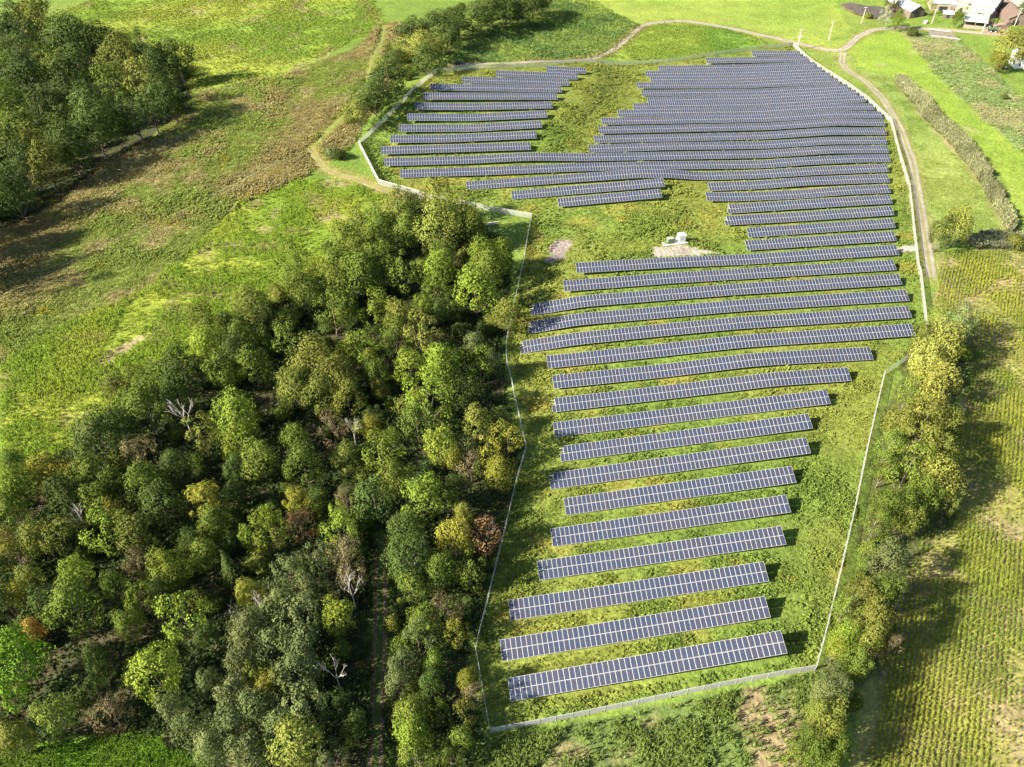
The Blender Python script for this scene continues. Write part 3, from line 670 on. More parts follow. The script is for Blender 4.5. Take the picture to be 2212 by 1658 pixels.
SPEC = {  # material, words
 'bright': (leaf_material('leaf_bright', (0.100, 0.145, 0.017), (0.142, 0.182, 0.023), (0.174, 0.202, 0.035)), 'bright green'),
 'vivid': (leaf_material('leaf_vivid', (0.077, 0.159, 0.011), (0.109, 0.197, 0.016), (0.138, 0.206, 0.026)), 'vivid fresh green'),
 'mid': (leaf_material('leaf_mid', (0.068, 0.103, 0.016), (0.098, 0.129, 0.021), (0.126, 0.152, 0.030)), 'mid green'),
 'dark': (leaf_material('leaf_dark', (0.041, 0.067, 0.016), (0.060, 0.085, 0.019), (0.082, 0.105, 0.028)), 'dark green'),
 'olive': (leaf_material('leaf_olive', (0.095, 0.118, 0.021), (0.132, 0.147, 0.029), (0.157, 0.169, 0.041)), 'olive green'),
 'yel': (leaf_material('leaf_yellowish', (0.128, 0.148, 0.020), (0.176, 0.178, 0.026), (0.206, 0.195, 0.040)), 'yellowish green'),
 'grey': (leaf_material('leaf_greygreen', (0.076, 0.101, 0.034), (0.106, 0.129, 0.044), (0.139, 0.158, 0.065)), 'grey-green'),
 'tan': (leaf_material('leaf_tan', (0.156, 0.169, 0.032), (0.203, 0.206, 0.044), (0.234, 0.229, 0.059)), 'tan and gold tinged'),
 'brown': (leaf_material('leaf_brown', (0.106, 0.093, 0.041), (0.140, 0.119, 0.053), (0.176, 0.152, 0.079)), 'brownish thinning'),
 'rust': (leaf_material('leaf_rust', (0.135, 0.077, 0.036), (0.171, 0.104, 0.048), (0.199, 0.132, 0.066)), 'rusty red-brown'),
 'orange': (leaf_material('leaf_orange', (0.260, 0.150, 0.035), (0.320, 0.190, 0.050), (0.331, 0.230, 0.074)), 'orange-yellow'),
 'pale': (leaf_material('leaf_pale', (0.170, 0.200, 0.120), (0.220, 0.250, 0.150), (0.276, 0.294, 0.202)), 'pale silvery green'),
 'purple': (leaf_material('leaf_purple', (0.018, 0.014, 0.018), (0.028, 0.020, 0.024), (0.055, 0.046, 0.046)), 'dark purple'),
}
M_BARK = simple('bark', (.13, .105, .08), .95, 0, .3, 3, .1, .4)
M_DEAD = simple('dead_wood', (.40, .37, .33), .9, 0, .2, 3, .1)

def rand_dirs(n, r, zmin=-1.0):
    z = r.uniform(zmin, 1, n); t = r.uniform(0, 2 * math.pi, n); s = np.sqrt(1 - z * z)
    return np.stack([s * np.cos(t), s * np.sin(t), z], 1)
def leaf_quads(P, Nn, size, r):
    """one small kite-shaped leaf clump per point"""
    n = len(P); Nn = Nn / (np.linalg.norm(Nn, axis=1)[:, None] + 1e-9)
    a = np.cross(Nn, r.normal(size=(n, 3))); a /= np.linalg.norm(a, axis=1)[:, None] + 1e-9; b = np.cross(Nn, a)
    s = (size * r.uniform(.55, 1.35, n))[:, None]; w = s * r.uniform(.45, .8, n)[:, None]
    V = np.stack([P - a * s * .5, P + b * w * .5 + Nn * s * .1, P + a * s * .55, P - b * w * .5 + Nn * s * .06], 1)
    return V.reshape(-1, 3), np.arange(4 * n).reshape(-1, 4)
def crown_mesh(name, seed, Rr, H, base, nl, leaf, dens, squash=1.0, lob=(.3, .46), top=1.0, shell=.62):
    r = np.random.default_rng(seed); b = H * (1 - base) / 2; zc = H * base + b
    D = rand_dirs(nl * 3, r, -.75)
    keep = []                                            # spread the lobes
    for d in D:
        if all(np.dot(d, D[k]) < .80 for k in keep): keep.append(len(keep)) if False else keep.append(int(np.where((D == d).all(1))[0][0]))
        if len(keep) >= nl: break
    Pv, Nv = [], []
    for k in keep + [None]:
        d = D[k] if k is not None else np.array([0, 0, .35])
        f = r.uniform(.72, 1.24) if k is not None else 1
        taper = 1 - (top - 1) * -0.0 - max(0, d[2]) * (1 - top)
        c = np.array([d[0] * Rr * shell * f * taper, d[1] * Rr * shell * f * taper, zc + d[2] * b * shell * f])
        lr = Rr * r.uniform(*lob) * (1 if k is not None else 1.25)
        n = int(dens * 4 * math.pi * lr * lr)
        q = rand_dirs(n, r); u = np.array([d[0], d[1], d[2] + .25]); u /= np.linalg.norm(u)
        q = q[(q @ u) > -.35]
        # smaller bunches on each lobe
        bump = 1 + .20 * np.sin(q[:, 0] * 7 + seed) * np.sin(q[:, 1] * 7 + k if k else 0) + .16 * np.sin(q[:, 2] * 9 + lr * 5)
        rad = lr * bump * r.uniform(.78, 1.10, len(q))
        Pv.append(c + q * rad[:, None] * np.array([1, 1, squash])); cd = Pv[-1] - np.array([0, 0, zc - .25 * b]); cd /= np.linalg.norm(cd, axis=1)[:, None] + 1e-6; Nv.append(.75 * q + .55 * cd + .36 * r.normal(size=q.shape))
    V, F = leaf_quads(np.concatenate(Pv), np.concatenate(Nv), leaf, r)
    V[:, 2] = np.maximum(V[:, 2], .15)
    return mesh_np(name, V, F, SPEC['mid'][0])
def trunk_mesh(name, seed, Rr, H, base, mat, limbs=6, r0=.26):
    r = random.Random(seed); mb = MB(); p = Vector((0, 0, -.4)); rad = r0
    zs = [0, H * base * .7, H * base * 1.2, H * .62, H * .8]; pts = [Vector((0, 0, -.4))]
    for z in zs[1:]: pts.append(Vector((r.uniform(-.25, .25), r.uniform(-.25, .25), z)))
    for i in range(len(pts) - 1):
        mb.tube(pts[i], pts[i + 1], rad, rad * .72, 7, 0, i == 0); rad *= .72
    for i in range(limbs):
        a = 2 * math.pi * (i + r.uniform(-.3, .3)) / limbs; z0 = H * base * r.uniform(.8, 1.5); s = Vector((0, 0, z0))
        e = Vector((math.cos(a) * Rr * .55, math.sin(a) * Rr * .55, min(H * .85, z0 + H * r.uniform(.18, .35)))); m_ = (s + e) / 2 + Vector((0, 0, -.3))
        mb.tube(s, m_, r0 * .45, r0 * .3, 5, 0, False); mb.tube(m_, e, r0 * .3, r0 * .08, 5, 0, False)
    return mb.mesh(name, mat)
def bare_mesh(name, seed, Rr, H, spread=1.0, mat=None):
    r = random.Random(seed); mb = MB()
    def grow(p, d, l, rad, dep):
        e = p + d * l; mb.tube(p, e, rad, rad * .62, 5 if dep < 2 else 4, 0, False)
        if dep >= 4: return
        for _ in range(3 if dep < 3 else 2):
            nd = (d + Vector((r.uniform(-1, 1), r.uniform(-1, 1), r.uniform(-.25, .6))) * (.75 * spread)).normalized()
            grow(p + d * l * r.uniform(.55, 1), nd, l * r.uniform(.55, .8), max(.03, rad * .55), dep + 1)
    grow(Vector((0, 0, -.4)), Vector((0, 0, 1)), H * .42, .24, 0)
    return mb.mesh(name, mat or M_DEAD)
def conifer_mesh(name, seed, Rr, H):
    r = np.random.default_rng(seed); P = []; Q = []
    for z in np.arange(.06, 1.0, .045):
        rr = Rr * (1 - z) ** .85; m = max(5, int(13 * (1 - z) + 4))
        for i in range(m):
            a = 2 * math.pi * (i + r.uniform(-.3, .3)) / m; k = max(3, int(rr / .25))
            for t in np.linspace(.15, 1, k):
                for _ in range(2):
                    P.append((math.cos(a) * rr * t + r.normal() * .08, math.sin(a) * rr * t + r.normal() * .08, H * z - .28 * rr * t + r.normal() * .06)); Q.append((math.cos(a) * .5, math.sin(a) * .5, .9))
    V, F = leaf_quads(np.array(P), np.array(Q) + .3 * r.normal(size=(len(P), 3)), .42, r)
    return mesh_np(name, V, F, SPEC['dark'][0])

R0, H0 = 5.0, 13.0
PROTO = []
for i, (base, nl, lob, top, shell) in enumerate([(.10, 17, (.24, .48), .9, .68), (.06, 12, (.30, .55), 1.0, .64), (.12, 22, (.20, .40), .85, .74), (.04, 18, (.22, .48), .8, .70), (.10, 10, (.30, .58), .95, .66), (.14, 26, (.18, .36), 1.0, .78), (.08, 14, (.24, .54), .75, .68), (.03, 20, (.22, .44), .9, .72), (.08, 9, (.34, .60), .9, .62), (.05, 24, (.18, .46), .7, .74)]):
    PROTO.append((crown_mesh(f'crown_{i}', 100 + i, R0, H0, base, nl, .42, 8.6, 1.0, lob, top, shell), trunk_mesh(f'trunk_{i}', 50 + i, R0, H0, base, M_BARK)))
THIN = [(crown_mesh(f'thin_crown_{i}', 200 + i, R0, H0, .12, 18, .40, 5.2, 1.0, (.22, .42), .9, .72), bare_mesh(f'thin_trunk_{i}', 70 + i, R0, H0, 1.0, M_BARK)) for i in range(2)]
BUSH = [(crown_mesh(f'bush_{i}', 300 + i, R0, 6.5, .0, 16, .62, 4.6, 1.0, (.3, .5), 1.0, .62), trunk_mesh(f'bush_stem_{i}', 80 + i, R0, 6.5, .1, M_BARK, 5, .14)) for i in range(3)]
BARE = [bare_mesh(f'bare_{i}', 20 + i, R0, 11, 1.15) for i in range(3)]
CONI = (conifer_mesh('conifer_crown', 9, 3.2, 12.0), trunk_mesh('conifer_trunk', 3, .5, 12.0, .5, M_BARK, 0, .2))

TREES = []            # (x, y, r) in plan, for spacing
TREE_N = 0
def size_word(r): return 'small' if r < 3.0 else ('medium-sized' if r < 4.6 else 'broad')
def plant_tree(x, y, r, h, sp, place, group, proto=None, cat='tree', name='broadleaf_tree', label=None):
    global TREE_N
    TREE_N += 1
    rnd = random.Random(int(x * 131 + y * 977))
    mat, words = SPEC[sp]
    e = empty(name, (x, y, float(T(x, y))), rnd.uniform(0, 6.28)); e.scale = (r / R0, r / R0 * rnd.uniform(.92, 1.08), h / H0 if cat == 'tree' else h / 6.5)
    cm, tm = proto or rnd.choice(PROTO if sp not in ('brown', 'rust') else THIN)
    c = link('crown', cm, e); c.material_slots[0].link = 'OBJECT'; c.material_slots[0].material = mat
    link('trunk', tm, e)
    kind = 'tree' if cat == 'tree' else 'bush'
    tag(e, label or f'{size_word(r)} {words} {kind} {place}', cat, group)
    TREES.append((x, y, r))
    return e
def from_px(px, py, rp, hk, is_bush=False):
    """centre of a crown seen at a pixel -> foot, radius, height; the crown's middle stands at about 0.6 of the height"""
    h = 9.0
    for _ in range(4):
        d = ray([(px, py)])[0]; q = at([(px, py)], h * .6)[0]; r = metres(rp, (q[0], q[1], q[2] + h * .6)); h = hk(r)
    return q, r, h
hk_wood = lambda r: min(19.0, max(5.0, 1.75 * r + 5.6))
hk_hedge = lambda r: min(17.0, max(4.0, 2.1 * r + 5.4))
hk_bush = lambda r: 1.35 * r

def in_any(x, y, polys): return any(bool(pip(np.array([x]), np.array([y]), p)[0]) for p in polys)
def wood_place(x, y):
    d = float(seg_dist(np.array([x]), np.array([y]), TRAIL)[0])
    if d < 9: return 'beside the shaded wood trail'
    df = min(float(seg_dist(np.array([x]), np.array([y]), f)[0]) for f in FENCE_PLAN)
    if df < 9: return 'at the fence edge of wood'
    if float(seg_dist(np.array([x]), np.array([y]), GLADE[:5])[0]) < 12: return 'at the glade edge of wood'
    if float(seg_dist(np.array([x]), np.array([y]), [W_CORN[i] for i in range(8, 16)])[0]) < 16: return 'at the corn edge of wood'
    if y > 190: return 'in the narrow far wood part'
    if y > 125: return 'in the middle wood part'
    return 'in the wide wood part'

W7 = [(60,60,110,'mid'),(50,270,110,'yel'),(250,220,110,'olive'),(400,200,130,'olive'),(680,180,150,'bright'),(840,180,130,'olive'),(480,430,90,'bright'),(440,650,172,'mid'),(850,370,75,'brown'),(880,600,115,'bright'),(1060,380,130,'bright'),(1150,710,172,'bright'),(950,1050,172,'bright'),(320,1340,130,'mid'),(80,1000,190,'vivid'),(40,1180,120,'vivid'),(210,800,62,'orange'),(130,560,90,'yel'),(30,620,110,'dark'),(790,760,90,'mid'),(600,960,80,'dark'),(1270,320,85,'mid'),(1200,250,80,'dark'),(1560,190,90,'bright'),(1690,170,130,'bright'),(1870,130,85,'rust'),(2110,150,110,'bright'),(1560,560,82,'yel'),(1800,420,120,'grey'),(2000,350,120,'grey'),(2150,310,110,'brown'),(1750,620,120,'grey'),(1950,560,130,'grey'),(1850,720,150,'grey'),(1560,800,140,'grey'),(1700,900,150,'grey'),(1900,880,150,'grey'),(2120,700,110,'bright'),(1530,980,130,'grey'),(1600,1080,100,'bright'),(1690,1150,110,'yel'),(1850,1040,150,'grey'),(1460,1200,115,'grey'),(1600,1280,130,'grey'),(1900,1280,160,'grey'),(1750,1400,120,'grey'),(1850,1500,175,'olive'),(1450,1400,130,'grey'),(1200,1400,120,'grey'),(1050,1280,100,'grey'),(1320,1520,110,'grey'),(1550,1550,130,'grey'),(2050,1600,130,'grey'),(690,1310,110,'brown'),(560,1170,110,'dark'),(100,1480,110,'olive'),(1300,1120,82,'grey'),(620,1060,80,'dark'),(1290,850,90,'dark'),(700,500,80,'mid')]
W4 = [(1480,620,110,'dark'),(1560,320,120,'olive'),(1280,430,110,'olive'),(1300,560,110,'bright'),(1130,710,150,'dark'),(1380,720,110,'mid'),(1510,520,105,'mid'),(1850,70,130,'mid'),(2120,60,150,'mid'),(1900,230,115,'mid'),(2080,350,140,'mid'),(1820,540,110,'mid'),(1580,690,110,'mid'),(1950,690,150,'olive'),(2100,770,130,'olive'),(1850,830,125,'olive'),(1990,880,120,'olive'),(2180,640,90,'bright'),(2170,890,110,'olive'),(2080,1090,92,'brown'),(1470,1000,150,'bright'),(1500,1160,120,'bright'),(1620,1280,120,'mid'),(1250,1110,120,'olive'),(900,950,170,'mid'),(1060,900,110,'dark'),(840,780,90,'olive'),(720,850,85,'olive'),(600,1130,150,'dark'),(760,1080,110,'dark'),(860,1250,105,'brown'),(560,1370,130,'mid'),(720,1440,100,'mid'),(900,1430,130,'mid'),(620,1550,110,'mid'),(700,1630,90,'yel'),(1270,1540,112,'yel'),(1890,1310,130,'mid'),(1840,1140,90,'mid'),(1850,1540,80,'yel'),(1690,1650,70,'bright'),(300,1360,105,'yel'),(100,1450,130,'bright'),(50,1560,120,'mid'),(90,1310,60,'dark'),(2160,1540,70,'brown'),(420,1530,130,'dark'),(1100,1340,110,'dark'),(1000,1550,120,'dark'),(1480,1330,90,'dark')]
W5 = [(60,160,120,'mid'),(200,110,140,'mid'),(330,60,130,'mid'),(450,110,120,'mid'),(580,110,85,'mid'),(690,100,115,'bright'),(660,220,90,'mid'),(920,210,150,'bright'),(1010,80,115,'mid'),(100,330,110,'mid'),(290,340,110,'bright'),(440,390,110,'olive'),(590,330,72,'bright'),(590,490,130,'olive'),(420,510,110,'mid'),(1110,380,88,'olive'),(180,630,130,'bright'),(280,730,95,'mid'),(510,700,112,'bright'),(700,690,130,'bright'),(950,690,92,'bright'),(860,860,120,'dark'),(620,900,165,'bright'),(550,1050,130,'mid'),(80,850,120,'olive'),(50,1090,80,'brown'),(930,1050,100,'olive'),(270,1080,62,'yel'),(340,1250,140,'bright'),(420,1380,110,'mid'),(700,1200,115,'bright'),(790,1290,72,'yel'),(1120,1150,118,'yel'),(1000,1240,90,'yel'),(1070,1370,100,'yel'),(890,1330,80,'brown'),(580,1520,150,'bright'),(740,1540,100,'mid'),(280,1520,140,'dark'),(100,1530,80,'brown'),(60,1630,72,'bright'),(840,1640,62,'olive'),(800,1450,90,'dark')]
W8 = [(480,160,120,'dark'),(500,340,165,'dark'),(790,210,130,'yel'),(980,190,108,'rust'),(130,470,100,'brown'),(90,690,120,'bright'),(520,530,110,'mid'),(700,430,120,'mid'),(880,420,118,'mid'),(730,670,110,'brown'),(600,740,105,'mid'),(560,850,110,'grey'),(810,800,82,'yel'),(660,1010,72,'mid'),(470,990,100,'grey'),(430,1130,92,'grey'),(640,1130,80,'dark'),(870,1110,72,'yel'),(900,1190,72,'brown'),(520,1330,120,'mid'),(690,1290,64,'bright'),(840,1330,90,'olive'),(520,1460,120,'bright'),(830,1490,82,'mid'),(560,1590,125,'mid'),(760,1570,92,'mid'),(170,1400,80,'dark'),(60,1250,90,'dark')]
W2 = [(690,1215,112,'olive'),(430,1270,110,'olive'),(690,1400,150,'olive'),(840,1340,110,'mid'),(120,1490,118,'mid'),(320,1510,110,'mid'),(500,1420,90,'mid'),(970,1590,105,'bright'),(1080,1580,90,'bright'),(700,1600,90,'mid'),(900,1410,100,'mid'),(310,1400,90,'mid'),(560,1270,80,'dark'),(190,1400,70,'olive')]
NW1 = [(80,60,95,'mid'),(220,95,100,'yel'),(130,190,110,'mid'),(420,220,120,'mid'),(620,230,95,'dark'),(735,340,90,'olive'),(870,270,55,'dark'),(120,330,100,'mid'),(165,470,112,'mid'),(265,360,70,'bright'),(350,410,75,'yel'),(455,450,110,'mid'),(700,510,92,'bright'),(1000,380,90,'mid'),(1100,350,100,'dark'),(930,490,105,'yel'),(1000,570,90,'mid'),(30,330,62,'bright'),(40,630,95,'bright'),(130,790,110,'bright'),(40,830,80,'bright'),(300,630,95,'mid'),(420,570,100,'mid'),(700,740,92,'mid'),(820,690,100,'dark'),(420,890,110,'dark'),(255,900,92,'yel'),(60,960,120,'dark'),(280,1010,90,'yel'),(60,1180,110,'dark'),(930,650,95,'dark'),(580,770,110,'dark'),(1060,600,85,'dark'),(820,420,90,'olive'),(560,640,95,'mid'),(30,470,80,'dark'),(160,1020,90,'dark'),(500,300,70,'mid')]
TL2 = [(570,270,125,'olive'),(520,180,100,'mid'),(700,150,115,'dark'),(620,350,90,'dark'),(370,480,115,'olive'),(280,590,110,'olive'),(190,690,100,'olive'),(900,90,125,'olive'),(790,110,80,'mid'),(1000,50,100,'dark'),(1110,50,105,'dark'),(1210,20,100,'dark'),(1290,-10,80,'dark'),(760,230,70,'dark'),(430,360,80,'olive')]
HE6 = [(1690,390,72,'olive'),(1830,430,112,'grey'),(1600,550,100,'olive'),(1720,560,130,'tan'),(1620,660,112,'tan'),(1690,780,122,'tan'),(1640,890,110,'tan'),(1500,870,92,'mid'),(1600,1030,150,'olive'),(1450,1070,120,'olive'),(1720,1070,110,'olive'),(1560,1160,140,'olive'),(1700,1230,120,'olive'),(1380,1190,100,'mid'),(1500,1340,150,'mid'),(1680,1410,130,'olive'),(1350,1340,90,'mid'),(1600,1500,120,'mid'),(1760,1550,72,'olive'),(1350,1570,100,'mid'),(1480,1600,112,'mid')]
HE9 = [(1300,110,110,'mid'),(1500,110,92,'olive'),(1370,350,132,'grey'),(1200,560,110,'olive'),(1350,560,120,'mid'),(1100,650,92,'mid'),(1280,720,130,'olive'),(1100,840,90,'bright'),(1240,860,100,'olive'),(1380,890,72,'brown'),(1180,1000,90,'mid'),(1040,910,60,'bright'),(1010,1070,80,'grey'),(1060,1170,82,'grey'),(960,1180,80,'grey'),(920,1310,82,'olive'),(1030,1330,92,'olive'),(960,1420,100,'olive'),(840,1490,90,'mid'),(1050,1540,82,'mid'),(920,1570,100,'mid'),(800,1610,90,'mid'),(980,1650,90,'mid')]
G_WOOD, G_NW, G_TL, G_HE = 'trees of the main wood', 'trees of the wood beyond the weedy field', 'trees of the line above the small solar block', 'trees of the hedge by the sandy corn field'
for z, L in ((7, W7), (4, W4), (5, W5), (8, W8), (2, W2)):
    for x, y, rp, sp in L:
        px, py = zp(z, x, y); q, r, h = from_px(px, py, rp * .3453, hk_wood)
        if any((q[0] - a) ** 2 + (q[1] - b) ** 2 < (.55 * max(r, c)) ** 2 for a, b, c in TREES): continue
        plant_tree(q[0], q[1], r, h, sp, wood_place(q[0], q[1]), G_WOOD)
n_main = len(TREES)
def nw_place(x, y):
    return 'in the far wood facing weeds' if float(seg_dist(np.array([x]), np.array([y]), WOOD_NW[6:13])[0]) < 16 else ('in the far wood by the striped field' if float(seg_dist(np.array([x]), np.array([y]), WOOD_NW[0:7])[0]) < 18 else 'deep inside the far wood')
for x, y, rp, sp in NW1:
    px, py = zp(1, x, y); q, r, h = from_px(px, py, rp * .3453, lambda r: min(25, 1.8 * r + 10.0)); sp = {'mid': 'dark', 'bright': 'mid', 'yel': 'olive'}.get(sp, sp); plant_tree(q[0], q[1], r * 1.25, h, sp, nw_place(q[0], q[1]), G_NW)
for i, (x, y, rp, sp) in enumerate(TL2):
    px, py = zp(2, x, y); q, r, h = from_px(px, py, rp * .3453, lambda r: min(17, 1.6 * r + 4.5)); sp = 'dark' if i % 3 else sp; plant_tree(q[0], q[1], r * 1.15, h, sp, 'in the tree line ' + ('above the fence corner' if px < 920 else 'along the soybean field'), G_TL)
for z, L in ((6, HE6), (9, HE9)):
    for x, y, rp, sp in L:
        px, py = zp(z, x, y); q, r, h = from_px(px, py, rp * .3453, hk_hedge)
        plant_tree(q[0], q[1], r, h, sp, 'in the hedge ' + ('where the fence ends' if py < 900 else ('between the straight fence and the sandy corn' if py < 1420 else 'past the fence corner by the near corn')), G_HE)
# undergrowth and lesser trees fill the woods
def fill(poly, n, rmin, rmax, hmin, hmax, specs, place, group, seed, gap=.62, bush=False, clear=()):
    r = random.Random(seed); xs = [p[0] for p in poly]; ys = [p[1] for p in poly]; done = 0
    for _ in range(n * 60):
        if done >= n: break
        x, y = r.uniform(min(xs), max(xs)), r.uniform(min(ys), max(ys))
        if not in_any(x, y, [poly]): continue
        rr = r.uniform(rmin, rmax)
        if any((x - a) ** 2 + (y - b) ** 2 < (gap * (c + rr)) ** 2 for a, b, c in TREES): continue
        if min(float(seg_dist(np.array([x]), np.array([y]), f)[0]) for f in FENCE_PLAN) < rr * .8 + .8: continue
        if any(float(seg_dist(np.array([x]), np.array([y]), l)[0]) < rr * .85 + w for l, w in clear): continue
        if in_any(x, y, [GLADE, SOLAR]): continue
        h = r.uniform(hmin, hmax)
        plant_tree(x, y, rr, h, r.choice(specs), place(x, y) if callable(place) else place, group, proto=r.choice(BUSH) if bush else None, cat='bush' if bush else 'tree', name='undergrowth_bush' if bush else 'broadleaf_tree'); done += 1
    return done
f1 = fill(WOOD_MAIN, 26, 2.4, 3.8, 7, 11, ['mid', 'dark', 'olive', 'grey', 'dark'], wood_place, G_WOOD, 1, .60, clear=((TRAIL, 1.3),))
f2 = fill(WOOD_MAIN, 135, 1.8, 3.6, 2.2, 6.0, ['dark', 'mid', 'olive', 'dark'], wood_place, 'undergrowth bushes of the main wood', 2, .42, True, clear=((TRAIL, 1.0),))
f3 = fill(WOOD_NW, 12, 3.5, 5.5, 10, 15, ['dark', 'mid', 'dark'], nw_place, G_NW, 3, .62)
f4 = fill(HEDGE_E, 34, 1.4, 2.6, 1.8, 4, ['mid', 'olive', 'mid'], 'under the hedge trees by the straight fence', 'bushes under the hedge', 4, .45, True)
f4b = fill(WOOD_NW, 78, 2.8, 4.8, 4, 9, ['dark', 'mid'], nw_place, 'undergrowth bushes of the far wood', 6, .34, True)
TREE_LINE = plan([(750, 262), (790, 200), (830, 120), (890, 50), (960, 20), (1060, -20), (1180, -30), (1150, 25), (1050, 62), (965, 92), (925, 135), (890, 150), (860, 200), (800, 262)], 2.0)
f5 = fill(TREE_LINE, 46, 2.4, 4.4, 3, 7.5, ['dark', 'dark', 'olive', 'mid'], lambda x, y: 'in the tree line ' + ('by the fence' if y < 390 else 'by the soybeans'), 'bushes under the tree line', 8, .36, True)
print('TREES', len(TREES), n_main, f1, f2, f3, f4, f4b)
# bare and dead trees standing out of the wood
for i, (z, x, y, rp, lab) in enumerate([(4, 1150, 1020, 110, 'dead whitish tree with bare branches above the corn side of the wood'), (7, 1480, 690, 70, 'small dead grey tree with bare crooked branches beside a yellow tree'), (7, 1620, 660, 75, 'bushy dead white tree among the grey-green trees'), (8, 140, 540, 90, 'pale bare tree leaning over the shaded trail'), (7, 2090, 1050, 85, 'bare grey twigs of a dead tree left of the trail'), (5, 150, 1090, 60, 'thin bare stems beside the brown tree in the wood'), (7, 500, 110, 90, 'dead thin tree between olive crowns in the wood'), (8, 530, 330, 80, 'white dead branches poking out of the dark glossy tree')]):
    px, py = zp(z, x, y); q, r, h = from_px(px, py, rp * .3453, lambda r: 2.0 * r + 7.0)
    e = empty('dead_tree', (q[0], q[1], float(T(q[0], q[1]))), i * 1.3); e.scale = (r / R0 * 1.2, r / R0 * 1.2, h / 10.0); link('branches', BARE[i % 3], e); tag(e, lab, 'dead tree', 'dead trees in the wood')
px, py = zp(7, 1420, 380); q, r, h = from_px(px, py, 80 * .3453, lambda r: 11.0)
e = empty('conifer_tree', (q[0], q[1], float(T(q[0], q[1])))); e.scale = (r / 3.2,) * 2 + (h / 12,); link('crown', CONI[0], e); link('trunk', CONI[1], e); tag(e, 'single narrow conifer with layered branches inside the wood', 'conifer')
# the far wood goes on to the left; its shadow reaches into the picture
for i in range(13):
    q = at1(-40 - 38 * (i % 3) - 12 * (i % 2), 455 + 16 * i); plant_tree(q.x, q.y, 5.4 + (i % 4) * .5, 20 + (i * 7 % 5), ('dark', 'mid', 'olive')[i % 3], 'where the far wood borders the fallow field', G_NW)
# single trees and bushes
def single(px, py, rp, hk, sp, lab, bush=False, group=None, proto=None):
    q, r, h = from_px(px, py, rp, hk); return plant_tree(q[0], q[1], r, h, sp, '', group, proto=proto or (random.choice(BUSH) if bush else None), cat='bush' if bush else 'tree', name='bush' if bush else 'broadleaf_tree', label=lab)
single(*zp(3, 1800, 1390), 36, hk_hedge, 'olive', 'larger of two olive trees standing alone beside the gravel track')
single(*zp(3, 1700, 1440), 27, hk_hedge, 'dark', 'smaller dark tree leaning on the lone olive tree by the track')
single(*zp(3, 2165, 1510), 22, hk_bush, 'olive', 'yellowish bush at the end of the reed belt', True)
single(*zp(2, 20, 945), 18, hk_bush, 'grey', 'round grey-green shrub in the bend of the dirt track', True)
single(*zp(2, 70, 965), 15, hk_bush, 'dark', 'dark shrub just behind the round shrub in the track bend', True)
single(2183, 100, 42, lambda r: 1.5 * r + 5, 'tan', 'big golden willow-like tree in front of the white house')
single(2160, 128, 22, lambda r: 1.5 * r + 3, 'yel', 'lower yellow tree under the big golden tree')
single(2205, 78, 24, lambda r: 1.5 * r + 4, 'olive', 'olive tree behind the big golden tree by the house')
single(*zp(3, 1350, 90), 15, hk_hedge, 'pale', 'pale silvery round tree on the bank of the pond')
single(*zp(3, 1430, 112), 13, hk_hedge, 'mid', 'green tree between the pond and the gable barn')
single(*zp(3, 1238, 95), 9, hk_bush, 'olive', 'dull olive bush beside the pole on the pond bank', True)
single(*zp(3, 1515, 195), 13, hk_bush, 'dark', 'dark round bush beside the lane below the barn', True)
single(*zp(3, 1640, 15), 13, hk_hedge, 'mid', 'grey-green tree left of the white roofed sheds')
single(*zp(3, 1800, 100), 10, hk_hedge, 'mid', 'green tree in front of the big barn wall')
single(*zp(3, 1845, 95), 9, hk_hedge, 'mid', 'smaller green tree by the corner of the open shed')
single(*zp(3, 1860, 140), 9, hk_bush, 'pale', 'pale bush beside the open shed', True)
single(*fa(1745, 270), 12, hk_hedge, 'purple', 'dark purple-leaved tree in the farm yard')
single(*zp(3, 1400, -10), 14, hk_hedge, 'dark', 'dark trees\' nearest crown behind the pond')
single(*zp(3, 2195, 60), 9, hk_hedge, 'mid', 'green tree beyond the brown roofed building')
single(*zp(3, 2090, 605), 9, hk_bush, 'dark', 'lone dark bush in the rough grass below the house', True)

# ------------------------------------------------------------------ tell look-alike trees apart by what stands next to them
_marks = [(o.location.x, o.location.y, 'near ' + ph) for o in COL.objects for key, ph in (
    ('whitish tree with bare branches above', 'the whitish dead tree by the corn'), ('small dead grey tree', 'the crooked dead tree'), ('bushy dead white', 'the bushy white dead tree'),
    ('leaning over the shaded trail', 'the pale bare tree on the trail'), ('bare grey twigs', 'the bare grey twigs'), ('thin bare stems', 'the thin bare stems'), ('dead thin tree', 'the thin dead tree'),
    ('white dead branches', 'the white dead branches'), ('narrow conifer', 'the narrow conifer'), ('orange-yellow', 'the orange tree'), ('rusty red-brown', 'the rusty tree'), ('vivid fresh green', 'the vivid green trees'), ('brownish thinning', 'a brownish tree'), ('yellowish green', 'a yellowish tree')) if o.parent is None and key in o.get('label', '')]
_marks += [(*(AX * (a0 - 14) + NX * s_), f'opposite the {ORD[i + 1]} solar row from the corn') for i, (a0, a1, s_) in enumerate(ROWBOX[:17])]
_marks += [(*(AX * (a1 + 22) + NX * s_), f'opposite the {ORD[i + 1]} solar row from the corn') for i, (a0, a1, s_) in enumerate(ROWBOX[:12])]
from collections import Counter
_cnt = Counter(o['label'] for o in COL.objects if o.parent is None and 'label' in o)
for o in COL.objects:
    if o.parent is None and o.get('category') in ('tree', 'bush') and _cnt[o['label']] > 1:
        ds = sorted(((o.location.x - a) ** 2 + (o.location.y - b) ** 2, ph) for a, b, ph in _marks)
        ds = [q for q in ds if q[0] > 1.0]
        w = o['label'].split()
        if ds and ds[0][0] < 20 ** 2 and len(w) + len(ds[0][1].split()) <= 16: o['label'] = o['label'] + ' ' + ds[0][1]
